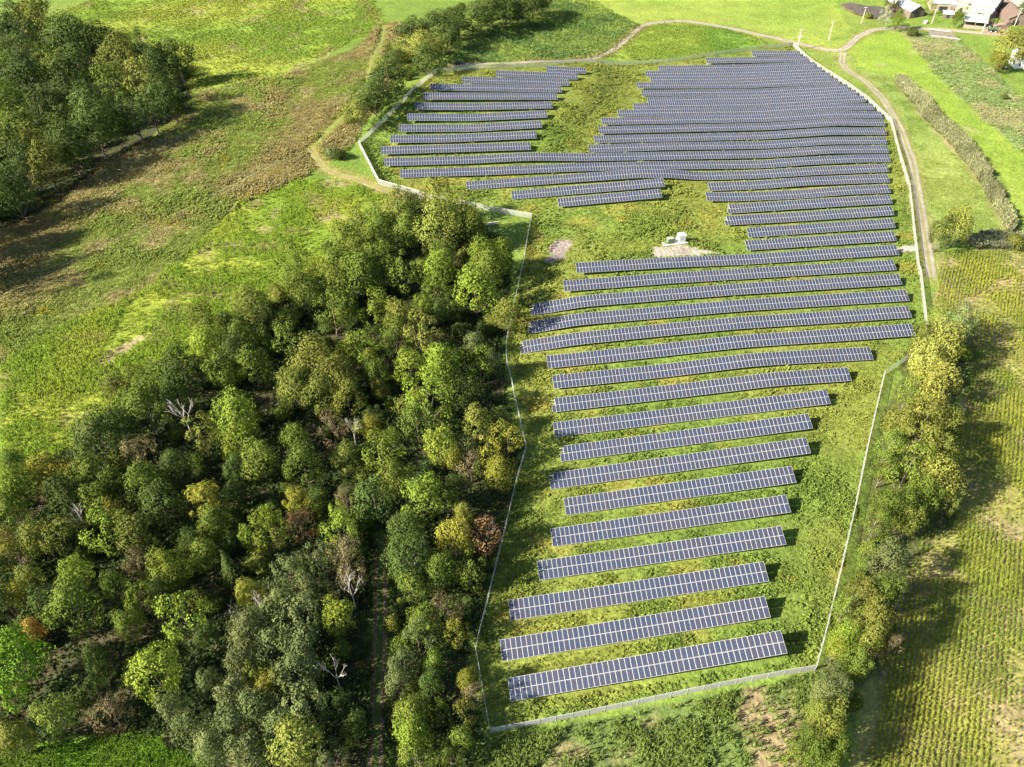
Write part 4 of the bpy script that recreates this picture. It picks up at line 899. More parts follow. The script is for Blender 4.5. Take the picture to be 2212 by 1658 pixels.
# ------------------------------------------------------------------ crops and wild plants (uncountable: one object each)
def scatter(name, P, tv, tf, sc, col, label, cat, jitter=.25, seed=0, lean=.15):
    """copies a small plant made of a few blades over many points, as one mesh"""
    r = np.random.default_rng(seed); n = len(P); a = r.uniform(0, 2 * math.pi, n); ca, sa = np.cos(a), np.sin(a)
    tv = np.asarray(tv, float); tf = np.asarray(tf, int)
    V = np.empty((n, len(tv), 3)); s = sc[:, None]
    V[:, :, 0] = (tv[:, 0] * ca[:, None] - tv[:, 1] * sa[:, None]) * s; V[:, :, 1] = (tv[:, 0] * sa[:, None] + tv[:, 1] * ca[:, None]) * s
    V[:, :, 2] = tv[None, :, 2] * s * r.uniform(1 - jitter, 1 + jitter, n)[:, None]
    V[:, :, 0] += V[:, :, 2] * r.normal(0, lean, n)[:, None]; V[:, :, 1] += V[:, :, 2] * r.normal(0, lean, n)[:, None]
    V[:, :, 0] += P[:, 0, None]; V[:, :, 1] += P[:, 1, None]; V[:, :, 2] += T(P[:, 0], P[:, 1])[:, None]
    F = (tf[None] + (np.arange(n) * len(tv))[:, None, None]).reshape(-1, tf.shape[1])
    C = np.repeat(col[:, None, :], len(tv), 1) * (0.88 + .24 * r.random((n, len(tv), 1)))
    o = link(name, mesh_np(name, V.reshape(-1, 3), F, M_PLANT, False, np.clip(C, 0, 1).reshape(-1, 3)))
    return tag(o, label, cat, kind='stuff')
def blades(n, rad, h, w, droop, seed):
    """arching leaves: two-segment blades"""
    r = random.Random(seed); V = []; F = []
    for i in range(n):
        a = 2 * math.pi * (i + r.uniform(-.35, .35)) / n; hh = h * r.uniform(.7, 1.1); rr = rad * r.uniform(.6, 1.2); ca, sa = math.cos(a), math.sin(a); b = len(V)
        z0 = hh * r.uniform(0, .35)
        V += [(-sa * w * .35, ca * w * .35, z0), (sa * w * .35, -ca * w * .35, z0), (ca * rr * .5 - sa * w * .5, sa * rr * .5 + ca * w * .5, hh), (ca * rr * .5 + sa * w * .5, sa * rr * .5 - ca * w * .5, hh), (ca * rr, sa * rr, hh * (1 - droop))]
        F += [(b, b + 1, b + 3), (b, b + 3, b + 2), (b + 2, b + 3, b + 4)]
    return V, F
def clump(n, rad, h, w, seed):
    """a low bushy clump: tilted little leaf triangles on a dome"""
    r = random.Random(seed); V = []; F = []
    for i in range(n):
        a = r.uniform(0, 6.28); t = math.sqrt(r.random()); x, y = math.cos(a) * rad * t, math.sin(a) * rad * t; z = h * (1 - .75 * t * t) * r.uniform(.55, 1.05)
        b = len(V); an = r.uniform(0, 6.28); ux, uy = math.cos(an) * w, math.sin(an) * w; tl = r.uniform(-.5, .9)
        V += [(x - ux * .5, y - uy * .5, z - .1), (x + ux * .5, y + uy * .5, z - .1 + tl * w * .5), (x - uy * .8 + ca_(x, rad) * .2, y + ux * .8, z + w * .35)]; F.append((b, b + 1, b + 2))
    return V, F
def ca_(x, rad): return x / (rad + 1e-6)
def sample(poly, dens_fn, n_try, seed):
    r = np.random.default_rng(seed); xs = [p[0] for p in poly]; ys = [p[1] for p in poly]
    x = r.uniform(min(xs), max(xs), n_try); y = r.uniform(min(ys), max(ys), n_try)
    k = pip(x + 2 * (vnoise(x, y, 4, 8) - .5), y + 2 * (vnoise(x, y, 4, 9) - .5), poly); x, y = x[k], y[k]
    k = r.random(len(x)) < dens_fn(x, y); return np.stack([x[k], y[k]], 1)
def rows_sample(poly, az, spacing, step, dens_fn, seed, jit=.12):
    r = np.random.default_rng(seed); a = np.array([math.cos(az), math.sin(az)]); b = np.array([-a[1], a[0]]); Q = np.array(poly)
    u, v = Q @ a, Q @ b; U, Vv = np.meshgrid(np.arange(u.min(), u.max(), step), np.arange(v.min(), v.max(), spacing))
    U = U + r.uniform(-.5, .5, U.shape) * step; Vv = Vv + r.normal(0, jit, Vv.shape) + .5 * (vnoise(U, Vv, 25, 12) - .5)
    P = np.outer(U.ravel(), a) + np.outer(Vv.ravel(), b); k = pip(P[:, 0] + 2 * (vnoise(P[:, 0], P[:, 1], 4, 8) - .5), P[:, 1], poly); P = P[k]
    k = r.random(len(P)) < dens_fn(P[:, 0], P[:, 1]); return P[k]
def clear_of(P, lines, w):
    k = np.ones(len(P), bool)
    for l, ww in zip(lines, w): k &= seg_dist(P[:, 0], P[:, 1], l) > ww
    return P[k]
stp = lambda n, lo, hi: np.clip((n - lo) / (hi - lo), 0, 1)
near = lambda y: np.clip(170.0 / (y + 60.0), .32, 1.0)      # fewer and larger clumps far away
TR = [TRACK_MAIN, TRACK_RIGHT, TRACK_UP, TRACK_SPUR, TRAIL]
# rough grass and weeds between the solar rows
P = sample(SOLAR, lambda x, y: near(y) ** 1.5 * (.30 + .7 * stp(fbm(x, y, 6, 20), .36, .6)), 330000, 21)
for g in GRAVEL_PAD: P = P[~pip(P[:, 0], P[:, 1], g)]
P = P[np.hypot(P[:, 0] - pad_c.x, P[:, 1] - pad_c.y) > 3.2]
for a0, a1, s_ in ROWBOX:                                    # nothing grows up through the tables
    u, v = P @ AX, P @ NX - s_
    P = P[~((u > a0 - .4) & (u < a1 + .4) & (v > -2.25) & (v < 1.5))]
sh = np.minimum(1.25, near(P[:, 1]) ** -.5) * (.6 + .75 * stp(fbm(P[:, 0], P[:, 1], 7, 22), .35, .65))
c = land(P[:, 0], P[:, 1]) * (1.15 + .6 * vnoise(P[:, 0], P[:, 1], 1.6, 24))[:, None]
tv, tf = clump(12, .52, .44, .29, 5)
scatter('meadow_weeds', P, tv, tf, sh * .95, c, 'rough green and yellowish weeds between the solar rows', 'weeds', .4, 23)
# weedy field
P = clear_of(sample(FALLOW, lambda x, y: near(y) * .95, 170000, 31), TR, (3, 3, 2.2, 2, 2)); _d = seg_dist(P[:, 0], P[:, 1], TRACK_LEFT); P = P[(_d < .3) | (_d > 1.6)]
n2 = fbm(P[:, 0], P[:, 1], 14, 32); sh = .75 + .7 * stp(n2, .35, .65)
c = land(P[:, 0], P[:, 1]) * (1.35 + .6 * vnoise(P[:, 0], P[:, 1], 2.2, 33))[:, None]; gold = (vnoise(P[:, 0], P[:, 1], 5, 34) > .87) & (rng.random(len(P)) < .3); c[gold] = np.array([.30, .25, .03])
tv, tf = clump(13, .66, .55, .25, 6); scatter('fallow_weeds', P, tv, tf, sh * near(P[:, 1]) ** -.5, c, 'brown and green tall weeds on the fallow field', 'weeds', .4, 35)
# tall corn left of the wood
corn = blades(6, .72, 1.15, .15, .62, 3)
cd = lambda x, y: .25 + .75 * stp(fbm(x, y, 12, 41), .36, .5)
P = rows_sample(W_CORN, R(28), .85, .55, lambda x, y: cd(x, y) * near(y), 42); P = clear_of(P, TR, (3, 3, 2, 3, 2)); P = P[~(pip(P[:, 0], P[:, 1], BARE_STREAK) & (rng.random(len(P)) < .8))]
c = land(P[:, 0], P[:, 1]); grn = stp(fbm(P[:, 0], P[:, 1], 30, 43), .40, .6)[:, None]; c = (np.array([.19, .28, .032]) * grn + np.array([.29, .335, .045]) * (1 - grn)) * (.8 + .4 * rng.random((len(P), 1)))
scatter('corn_crop', P, *corn, .85 + .35 * vnoise(P[:, 0], P[:, 1], 9, 44), c, 'bright green corn field beside the main wood', 'corn', .25, 45)
# near corn
P = rows_sample(S_CORN, R(14), .75, .26, lambda x, y: .10 + .92 * stp(fbm(x, y, 9, 51), .38, .52) * (1 - .95 * stp(-seg_dist(x, y, plan([(1640, 1540), (1690, 1600), (1600, 1658)])), -9, -4)), 52)
c = np.array([.16, .215, .05]) * (.75 + .6 * rng.random((len(P), 1)))
scatter('corn_crop', P, *blades(7, .75, 1.65, .105, .42, 4), .95 + .3 * rng.random(len(P)), c, 'tall corn outside the near fence with bare sandy patches', 'corn', .2, 53)
# sandy corn field on the right, in lines
_e = plan([zp(9, 1900, 1600), zp(9, 1965, 900)]); E_AZ = math.atan2(_e[1][1] - _e[0][1], _e[1][0] - _e[0][0])
P = rows_sample(E_CORN, E_AZ, .9, .24, lambda x, y: (.22 + .78 * stp(fbm(x, y, 13, 61), .36, .50)) * np.sqrt(near(y)) * (seg_dist(x, y, plan(zl(9, [(1130, 1700), (1150, 1655), (1220, 1350), (1290, 1060)]))) > 1.7), 62, .10)
g = stp(fbm(P[:, 0], P[:, 1], 22, 63), .38, .6)[:, None]; c = (np.array([.33, .36, .055]) * g + np.array([.22, .29, .045]) * (1 - g)) * (.8 + .4 * rng.random((len(P), 1)))
scatter('corn_crop', P, *blades(5, .42, .75, .10, .55, 7), .75 + .45 * vnoise(P[:, 0], P[:, 1], 8, 64), c, 'thin yellow-green corn in lines on sandy soil right of the hedge', 'corn', .25, 65)
# striped field, soybeans, small field
P = rows_sample(UP_FIELD, R(20), 1.9, .9, lambda x, y: .35 + .65 * stp(fbm(x, y, 16, 71), .38, .55), 72); c = land(P[:, 0], P[:, 1]) * (.85 + .35 * rng.random((len(P), 1)))
tv, tf = clump(6, .75, .75, .6, 8); scatter('field_crop', P, tv, tf, .8 + .5 * rng.random(len(P)), c, 'striped light green crop behind the far wood', 'crop', .3, 73)
P = rows_sample(SOY, R(25), 1.35, .8, lambda x, y: .5 + .5 * stp(fbm(x, y, 10, 75), .35, .5), 76); c = land(P[:, 0], P[:, 1]) * (1.1 + .5 * rng.random((len(P), 1)))
scatter('soybean_crop', P, *clump(8, .7, .85, .5, 9), .9 + .5 * rng.random(len(P)), c, 'dark green leafy soybeans behind the tree line', 'soybeans', .3, 77)
P = rows_sample(MID_FIELD, R(65), 1.35, .9, lambda x, y: .4 + .6 * stp(fbm(x, y, 10, 78), .35, .5), 79); c = land(P[:, 0], P[:, 1]) * (.85 + .4 * rng.random((len(P), 1)))
scatter('field_crop', P, *clump(6, .7, .8, .5, 10), .8 + .5 * rng.random(len(P)), c, 'yellow-green crop between the lane and the far fence', 'crop', .3, 80)
# reeds
for poly, cc, lab, n_, sd in ((REED, (.30, .31, .155), 'long belt of tall tan reeds between the green fields', 60000, 81), (REED2, (.26, .28, .16), 'short strip of grey-green reeds beside the lone trees', 14000, 82)):
    P = sample(poly, lambda x, y: np.full(np.shape(x), .55), n_, sd); k = fbm(P[:, 0], P[:, 1], 8, sd)[:, None]
    c = np.array(cc) * (.6 + .9 * k) * (.8 + .4 * rng.random((len(P), 1))); scatter('reeds', P, *blades(6, .55, 2.3, .16, .25, sd), .8 + .5 * k[:, 0], c, lab, 'reeds', .3, sd)
# rough meadow by the farm and glade grass, trail edge herbs
P = sample(ROUGH, lambda x, y: .3 + .7 * stp(fbm(x, y, 9, 91), .4, .6), 14000, 92); c = land(P[:, 0], P[:, 1]) * (1.2 + .6 * rng.random((len(P), 1)))
scatter('rough_meadow', P, *clump(12, .8, .6, .34, 11), .8 + .8 * vnoise(P[:, 0], P[:, 1], 7, 93), c, 'rough grey-green meadow below the farm', 'weeds', .4, 94)
P = sample(GLADE, lambda x, y: .4 + .6 * vnoise(x, y, 3, 95), 16000, 96); c = land(P[:, 0], P[:, 1]) * (.85 + .4 * rng.random((len(P), 1)))
scatter('glade_grass', P, *blades(5, .35, .55, .10, .3, 12), .8 + .6 * rng.random(len(P)), c, 'lush bright grass of the glade below the wood', 'grass', .3, 97)
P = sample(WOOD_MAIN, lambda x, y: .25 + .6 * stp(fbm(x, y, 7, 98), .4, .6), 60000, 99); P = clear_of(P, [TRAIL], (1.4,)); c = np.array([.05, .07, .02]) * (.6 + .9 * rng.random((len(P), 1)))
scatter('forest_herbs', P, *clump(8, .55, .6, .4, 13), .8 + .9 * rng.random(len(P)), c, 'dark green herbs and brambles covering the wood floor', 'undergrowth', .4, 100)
P = sample(LAWN2, lambda x, y: .6 * stp(fbm(x, y, 8, 101), .42, .6), 30000, 102); P = clear_of(P, TR, (3, 3, 2, 3, 2)); c = land(P[:, 0], P[:, 1]) * (1.25 + .4 * rng.random((len(P), 1)))
scatter('verge_grass', P, *clump(9, .6, .28, .3, 14), .8 + .5 * rng.random(len(P)), c, 'soft long grass between the gravel track and the reeds', 'grass', .3, 103)
# ------------------------------------------------------------------ pond
def water_material():
    m, nt, out = new_mat('pond_water'); b = N(nt, 'ShaderNodeBsdfPrincipled'); tc = N(nt, 'ShaderNodeTexCoord')
    nz = noise(nt, tc.outputs['Object'], .25, 3); c = mixc(nt, ramp(nt, nz.outputs[0], .4, .6), (.060, .046, .030), (.085, .066, .042)); nt.links.new(c, b.inputs['Base Color'])
    b.inputs['Roughness'].default_value = .12; b.inputs['IOR'].default_value = 1.33; b.inputs['Specular IOR Level'].default_value = .06
    n3 = noise(nt, tc.outputs['Object'], 3.0, 2); bp = N(nt, 'ShaderNodeBump'); bp.inputs['Strength'].default_value = .05; nt.links.new(n3.outputs[0], bp.inputs['Height']); nt.links.new(bp.outputs[0], b.inputs['Normal'])
    nt.links.new(b.outputs[0], out.inputs[0]); return m
M_WATER = water_material()
fb = lambda x, y: ((3300 + x * 400 / 2212) / 1.8336, y * 400 / 2212 / 1.8336)
pond_px = [fb(*p) for p in [(160,130),(260,105),(380,70),(560,105),(720,140),(900,145),(1080,165),(1250,195),(1400,230),(1420,330),(1350,400),(1200,430),(1040,430),(900,430),(760,400),(600,360),(480,330),(400,290),(310,240)]]
PP = np.array(plan(pond_px)); zc = float(np.min(T(PP[:, 0], PP[:, 1]))) + .0
zc = float(np.max(T(PP[:, 0], PP[:, 1]))) + .06
me = bpy.data.meshes.new('pond'); me.from_pydata([(x, y, zc) for x, y in PP] + [(x, y, zc - 1.0) for x, y in PP], [], [tuple(range(len(PP)))] + [(i, (i + 1) % len(PP), len(PP) + (i + 1) % len(PP), len(PP) + i) for i in range(len(PP))])
me.materials.append(M_WATER); me.update(); import bmesh
bm = bmesh.new(); bm.from_mesh(me); bmesh.ops.recalc_face_normals(bm, faces=bm.faces); bm.to_mesh(me); bm.free()
tag(link('pond', me), 'dark brown pond reflecting the bank', 'pond', kind='structure')

# ------------------------------------------------------------------ farm
M_ROOFW = simple('white_metal_roof', (.62, .62, .62), .35, 0, .06, .4, .5)
M_ROOFG = simple('weathered_pale_roof', (.40, .375, .33), .6, 0, .16, .5, .3)
M_ROOFB = simple('brown_shingle_roof', (.115, .082, .068), .85, 0, .15, 1.2, .2)
M_WOODR = simple('red_brown_boards', (.125, .092, .078), .9, 0, .2, 1.0, .2)
M_WOODG = simple('grey_boards', (.25, .205, .17), .9, 0, .18, 1.2, .2)
M_WALLW = simple('white_siding', (.80, .80, .80), .6, 0, .04, 1, .3)
M_SLATE = simple('slate_roof', (.20, .20, .21), .7, 0, .1, 1.5, .3)
M_GLASS = simple('window_glass', (.03, .035, .04), .1, 0, .1, 1, .6)
M_ASPH = simple('pale_yard_gravel', (.27, .255, .23), .95, 0, .1, .3, .1)
def gable(name, c, rz, L, W, eave, rise, wall, roof, label, cat, over=.4, wins=(), doors=(), ridge_x=0.0):
    """L along local x (ridge), W across; foot at c"""
    r = empty(name, c, rz); tag(r, label, cat)
    o = MB(); h = W / 2
    prof = [(-h, 0), (h, 0), (h, eave), (0, eave + rise), (-h, eave)]
    vs = [(-L / 2, y, z) for y, z in prof] + [(L / 2, y, z) for y, z in prof]
    vs = [(x, y, z - .5 if z == 0 else z) for x, y, z in vs]
    o.add(vs, [(0, 4, 3, 2, 1), (5, 6, 7, 8, 9), (0, 1, 6, 5), (1, 2, 7, 6), (4, 0, 5, 9)]); o.build('wall', wall, r)
    for s in (-1, 1):
        k = rise / h; o = MB(); y0, z0 = s * (h + over), eave - over * k
        pts = [(-L / 2 - over, y0, z0 + .03), (L / 2 + over, y0, z0 + .03), (L / 2 + over, 0, eave + rise + .03), (-L / 2 - over, 0, eave + rise + .03)]
        up = [(x, y, z + .14) for x, y, z in pts]; f = [(0, 1, 2, 3), (7, 6, 5, 4), (0, 4, 5, 1), (1, 5, 6, 2), (2, 6, 7, 3), (3, 7, 4, 0)]
        o.add(pts + up, f if s > 0 else [tuple(reversed(q)) for q in f]); o.build('roof_slope', roof, r)
    for (side, x, z, w, hh) in wins:
        o = MB()
        if side in 'fb': y = -h if side == 'f' else h; sg = -1 if side == 'f' else 1; o.box(x - w / 2, x + w / 2, min(y + .003 * sg, y + .05 * sg), max(y + .003 * sg, y + .05 * sg), z, z + hh)
        else: xx = -L / 2 if side == 'l' else L / 2; sg = -1 if side == 'l' else 1; o.box(min(xx + .003 * sg, xx + .05 * sg), max(xx + .003 * sg, xx + .05 * sg), x - w / 2, x + w / 2, z, z + hh)
        o.build('window' if hh < 1.9 else 'door', M_GLASS if hh < 1.9 else M_DARK, r)
    return r
def corner_az(a, b):
    pa, pb_ = at1(*a), at1(*b); return math.atan2(pb_.y - pa.y, pb_.x - pa.x)
# gable barn by the pond: the long side runs towards the camera
b0 = at1(*fa(330, 312)); axd = Vector((-.24, .97, 0)); pr = Vector((.97, .24, 0))
c = b0 + axd * 11 + pr * 4.6; c.z = float(T(c.x, c.y))
gable('barn', c, math.atan2(axd.y, axd.x), 22, 9.2, 3.6, 2.6, M_WOODR, M_ROOFW, 'gable barn with bright white metal roof beside the pond', 'barn', .4, wins=[('l', 0, 0, 3.2, 2.6), ('b', 4, 1.4, .9, .9), ('b', -4, 1.4, .9, .9), ('f', 2, 1.4, .9, .9)])
# big barn
a0, a1 = at1(*fa(1075, 190)), at1(*fa(1675, 300)); ax = (a1 - a0); Lb = ax.length; ax.normalize(); nb = Vector((-ax.y, ax.x, 0)); c = (a0 + a1) / 2 + nb * 6.5; c.z = float(T(c.x, c.y))
gable('barn', c, math.atan2(ax.y, ax.x), Lb, 13, 6.2, 4.2, M_WOODG, M_ROOFG, 'big old barn with pale weathered roof and grey board wall', 'barn', .5, wins=[('f', -3.5, 4.2, 1.6, 1.0), ('f', -7, 1.2, 1.2, 1.1), ('f', 3, 1.2, 1.2, 1.1), ('f', 8, 0, 3, 2.8)])
barn_az = math.atan2(ax.y, ax.x)
def lean(name, c, rz, L, W, h0, h1, wall, roof, label, posts=False):
    r = empty(name, c, rz); tag(r, label, 'shed'); o = MB()
    if not posts:
        o.add([(-L/2,-W/2,-.5),(L/2,-W/2,-.5),(L/2,W/2,-.5),(-L/2,W/2,-.5),(-L/2,-W/2,h0),(L/2,-W/2,h0),(L/2,W/2,h1),(-L/2,W/2,h1)], [(0,1,5,4),(1,2,6,5),(2,3,7,6),(3,0,4,7)]); o.build('wall', wall, r)
        o = MB(); o.box(-L * .18, L * .18, -W / 2 - .05, -W / 2 - .003, 0, min(2.4, h0 - .3)); o.build('door', M_DARK, r)
    else:
        for x in (-L/2+.2, 0, L/2-.2):
            for y, hh in ((-W/2+.2, h0), (W/2-.2, h1)):
                o = MB(); o.box(x-.1, x+.1, y-.1, y+.1, -.4, hh); o.build('post', wall, r)
        for i in range(int(L / .5)):
            o = MB(); o.box(-L/2 + i * .5 + .03, -L/2 + i * .5 + .44, -W/2 - .06, -W/2 + .0, -.3, 1.7); o.build('board', wall, r)
    o = MB(); e = .5; k = (h1 - h0) / W
    p = [(-L/2-e,-W/2-e,h0-e*k+.02),(L/2+e,-W/2-e,h0-e*k+.02),(L/2+e,W/2+e,h1+e*k+.02),(-L/2-e,W/2+e,h1+e*k+.02)]; u = [(x,y,z+.14) for x,y,z in p]
    o.add(p + u, [(3,2,1,0),(4,5,6,7),(0,1,5,4),(1,2,6,5),(2,3,7,6),(3,0,4,7)]); o.build('roof', roof, r); return r
c = at1(*fa(930, 195)); c += Vector((.0, 7.5, 0)); lean('shed', c, barn_az * .3, 13, 12, 4.0, 6.2, M_WOODG, M_ROOFW, 'white flat roofed shed joined to the left end of the big barn')
c = at1(*fa(975, 305)); c += Vector((0, 1.8, 0)); lean('shed', c, barn_az * .4, 5.0, 3.4, 2.3, 2.9, M_WOODR, M_ROOFW, 'little red shed with white roof in front of the white sheds')
c = at1(*fa(1540, 300)); c += Vector((0, 2.5, 0)); lean('shed', c, barn_az, 10, 5, 3.4, 5.2, M_WOODG, M_ROOFW, 'pale lean-to against the right half of the big barn')
c = at1(*fa(1440, 475)); c += Vector((0, 4.5, 0)); lean('shed', c, barn_az * .5, 11, 9, 3.6, 4.8, M_WOODG, M_ROOFW, 'open shed with white roof and board fence by the lane', True)
p0, p1 = at1(*fa(1960, 420)), at1(*fa(1740, 190)); d_ = (p1 - p0); Lr = min(46.0, d_.length); d_.normalize(); c = p0 + d_ * (Lr / 2) + Vector((d_.y, -d_.x, 0)) * 4.5; c.z = float(T(c.x, c.y))
gable('long_building', c, math.atan2(d_.y, d_.x), Lr, 11, 3.4, 3.0, M_WOODR, M_ROOFB, 'long low building with brown shingle roof at the farm yard', 'building', .5, wins=[('l', 1.5, 0, 3.4, 2.4)])
# gravel yard
def patch(name, poly, mat, lift, label):
    P = np.array(poly); me = bpy.data.meshes.new(name); me.from_pydata([(x, y, float(T(x, y)) + lift) for x, y in P], [], [tuple(range(len(P)))]); me.materials.append(mat); me.update(); bm = bmesh.new(); bm.from_mesh(me); bmesh.ops.triangulate(bm, faces=bm.faces); bmesh.ops.subdivide_edges(bm, edges=bm.edges, cuts=6, use_grid_fill=True)
    for v in bm.verts: v.co.z = float(T(v.co.x, v.co.y)) + lift
    bmesh.ops.recalc_face_normals(bm, faces=bm.faces)
    if bm.faces[:] and sum(f.normal.z for f in bm.faces) < 0: bmesh.ops.reverse_faces(bm, faces=bm.faces)
    bm.to_mesh(me); bm.free(); return tag(link(name, me), label, 'yard', kind='structure')
patch('farm_yard', plan([fa(*p) for p in [(1840, 20), (1900, -60), (2300, -60), (2330, 120), (2240, 330), (2120, 420), (2040, 260), (1930, 120)]]), M_ASPH, .09, 'pale gravel yard behind the brown roofed building')
patch('yard_dirt', plan([fa(*p) for p in [(1560, 470), (1640, 400), (1860, 370), (1960, 430), (1960, 540), (1800, 600), (1560, 545)]]), simple('yard_dirt', (.22, .16, .12), .95, 0, .15, .5, .1), .10, 'reddish dirt yard in front of the farm buildings')
# old concrete slab with upstand edge
q = [at1(*fa(*p)) for p in [(630, 500), (1010, 535), (1165, 665), (690, 615)]]; me = bpy.data.meshes.new('foundation_slab')
zs = max(v.z for v in q) + .25; me.from_pydata([(v.x, v.y, zs) for v in q] + [(v.x, v.y, zs - 1.2) for v in q], [], [(3, 2, 1, 0), (4, 5, 6, 7), (0, 1, 5, 4), (1, 2, 6, 5), (2, 3, 7, 6), (3, 0, 4, 7)])
me.materials.append(simple('old_slab', (.17, .14, .12), .95, 0, .2, .6, .1)); me.update(); bm = bmesh.new(); bm.from_mesh(me); bmesh.ops.recalc_face_normals(bm, faces=bm.faces); bm.to_mesh(me); bm.free()
slab = empty('foundation_slab', (0, 0, 0)); tag(slab, 'bare brownish concrete slab of a vanished building', 'slab'); link('floor', me, slab)
for a, b in ((3, 2), (1, 0)):
    o = MB(); o.tube((q[a].x, q[a].y, zs + .12), (q[b].x, q[b].y, zs + .12), .13, .13, 4); o.build('kerb', M_CONC, slab)
# white house
c = at1(2205, 152); c += Vector((6, 6, 0)); c.z = float(T(c.x, c.y))
hs = gable('house', c, R(-8), 15, 9, 5.6, 3.0, M_WALLW, M_SLATE, 'white two-storey house half hidden by the golden tree', 'house', .4, wins=[('f', x, z, 1.0, 1.5) for x in (-5.5, -2.5, .5, 3.5) for z in (.9, 3.6)] + [('l', y, z, 1.0, 1.5) for y in (-2, 2) for z in (.9, 3.6)])
# round bale, tractor with tank, orange tractor, dark vehicle, parked car
M_RUB = simple('tyre_rubber', (.02, .02, .02), .9)
def wheel(parent, x, y, rr, w, name='wheel', hub=M_WHITE):
    o = MB(); o.tube((x, y - w / 2, rr), (x, y + w / 2, rr), rr, rr, 14); t = o.build(name, M_RUB, parent); o = MB(); o.tube((x, y - w / 2 - .02, rr), (x, y + w / 2 + .02, rr), rr * .55, rr * .55, 10); o.build('rim', hub, t); return t
c = at1(*fa(597, 390)); o = MB(); 
for i in range(4): o.tube((-.75, 0, .85), (-.70 + i * 0, 0, .85), .0 + .84, .86, 14) if i == 0 else None
o = MB(); o.tube((-.7, 0, .85), (-.58, 0, .85), .72, .86, 16); o.tube((-.58, 0, .85), (.58, 0, .85), .86, .86, 16, 0, False); o.tube((.58, 0, .85), (.7, 0, .85), .86, .72, 16)
ob = o.build('wrapped_bale', M_WHITE); ob.location = c; ob.rotation_euler = (0, 0, .5); tag(ob, 'white plastic wrapped round bale beside the farm lane', 'bale')
M_TRG = simple('tractor_green', (.06, .12, .045), .4); M_ORA = simple('faded_orange', (.52, .22, .10), .5)
r = empty('tank_wagon', at1(*fa(1690, 525)), -.1); tag(r, 'green tank wagon on wheels in the dirt yard', 'wagon')
o = MB(); o.box(-2.2, 2.2, -.9, .9, .75, .95); o.build('chassis', M_DARK, r); o = MB(); o.tube((-2.1, 0, 1.65), (-1.9, 0, 1.65), .5, .75, 14); o.tube((-1.9, 0, 1.65), (1.9, 0, 1.65), .75, .75, 14, 0, False); o.tube((1.9, 0, 1.65), (2.1, 0, 1.65), .75, .5, 14); o.build('tank', M_TRG, r)
o = MB(); o.box(2.2, 3.6, -.08, .08, .7, .85); o.build('drawbar', M_DARK, r)
for x in (-1.3, 1.3):
    for y in (-1.05, 1.05): wheel(r, x, y, .55, .35)
def tractor(c, rz, body, label):
    r = empty('tractor', c, rz); tag(r, label, 'tractor'); o = MB(); o.box(-.3, 1.7, -.38, .38, .75, 1.45); o.build('hood', body, r); o = MB(); o.box(-1.1, -.3, -.45, .45, .7, 1.1); o.build('frame', M_DARK, r); o = MB(); o.box(-.95, -.5, -.3, .3, 1.1, 1.3); o.box(-1.02, -.9, -.3, .3, 1.1, 1.75); o.build('seat', M_DARK, r)
    o = MB(); o.tube((-.3, 0, 1.45), (-.45, 0, 1.75), .03, .03, 5); o.tube((-.45, 0, 1.74), (-.47, 0, 1.78), .2, .2, 10); o.build('steering_wheel', M_DARK, r); o = MB(); o.tube((1.0, .2, 1.45), (1.0, .2, 2.2), .05, .05, 6); o.build('exhaust', M_DARK, r)
    for y in (-.85, .85): wheel(r, -.8, y, .8, .42, hub=body); wheel(r, 1.35, y * .8, .48, .28, hub=body)
    return r
tractor(at1(*fa(1820, 545)), .3, M_ORA, 'faded orange tractor next to the tank wagon')
tractor(at1(*fa(1640, 480)), 1.2, M_WHITE, 'pale green and white tractor behind the tank wagon').children[0].data.materials[0] = simple('pale_green_paint', (.55, .66, .5), .4)
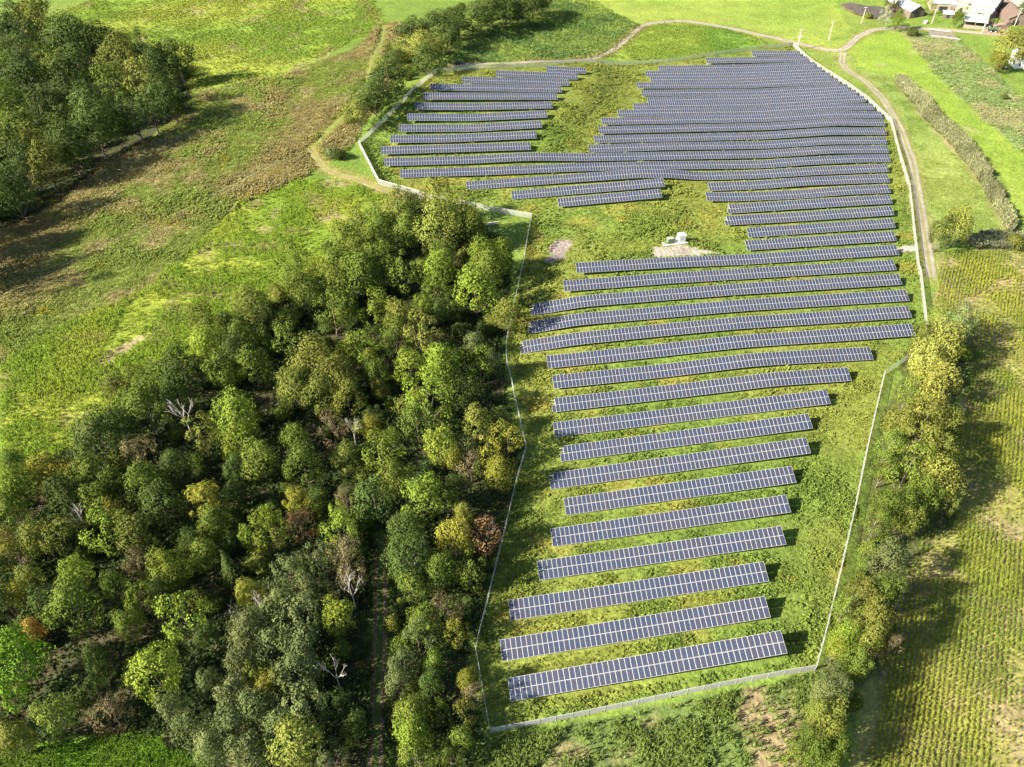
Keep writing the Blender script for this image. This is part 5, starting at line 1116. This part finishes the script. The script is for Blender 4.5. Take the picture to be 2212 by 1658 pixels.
def car(c, rz, paint, label, name, cat, pick=False):
    r = empty(name, c, rz); tag(r, label, cat); o = MB()
    body = [(-2.3, .45), (2.3, .45), (2.38, .75), (2.25, .98), (1.0, 1.08), (-2.3, 1.08)]
    o.prism(body, -.9, .9); o.build('body', paint, r)
    o = MB(); cab = [(1.0, 1.08), (.35, 1.72), (-.75, 1.74), (-1.05 if pick else -1.9, 1.08)]; o.prism(cab, -.78, .78); o.build('cab', paint, r)
    o = MB(); o.add([(1.03, -.7, 1.12), (1.03, .7, 1.12), (.41, .66, 1.70), (.41, -.66, 1.70)], [(0, 1, 2, 3)]); o.build('windscreen', M_GLASS, r)
    for s in (-1, 1): o = MB(); o.add([(.85, s * .785, 1.14), (.3, s * .785, 1.64), (-.7, s * .785, 1.64), (-.9, s * .785, 1.14)], [(0, 1, 2, 3) if s < 0 else (3, 2, 1, 0)]); o.build('side_window', M_GLASS, r)
    if pick: o = MB(); o.box(-2.25, -1.1, -.78, .78, 1.082, 1.10); o.build('bed', M_DARK, r)
    for s in (-1, 1): o = MB(); o.box(2.30, 2.40, s * .65 - .15, s * .65 + .15, .72, .86); o.build('headlight', M_INS, r)
    for x in (-1.45, 1.45):
        for y in (-.82, .82): wheel(r, x, y, .37, .22)
    return r
M_BLACK = simple('black_paint', (.02, .022, .025), .25, .1, .1, 1, .6)
car(at1(989, 140.5), .12, M_BLACK, 'black vehicle parked on red dirt outside the far fence corner', 'parked_vehicle', 'vehicle', True)
car(at1(2163, 149), -.2, M_BLACK, 'dark car parked at the corner of the white house', 'parked_car', 'car')
# felled logs outside the fence bend
for i, (px, py, a) in enumerate([(1062, 486, .2), (1064, 484, .28)]):
    c = at1(px, py); o = MB(); o.tube((-2.2, 0, .22), (2.2, 0, .22), .22, .16, 8); ob = o.build('felled_log', M_DEAD); ob.location = c + Vector((0, i * .6, 0)); ob.rotation_euler = (0, 0, a); tag(ob, ('thicker' if i == 0 else 'rear') + ' pale felled log lying on grass between wood and fence', 'log', 'felled logs by the fence')
for m_ in bpy.data.meshes:
    if m_.users == 0: bpy.data.meshes.remove(m_)
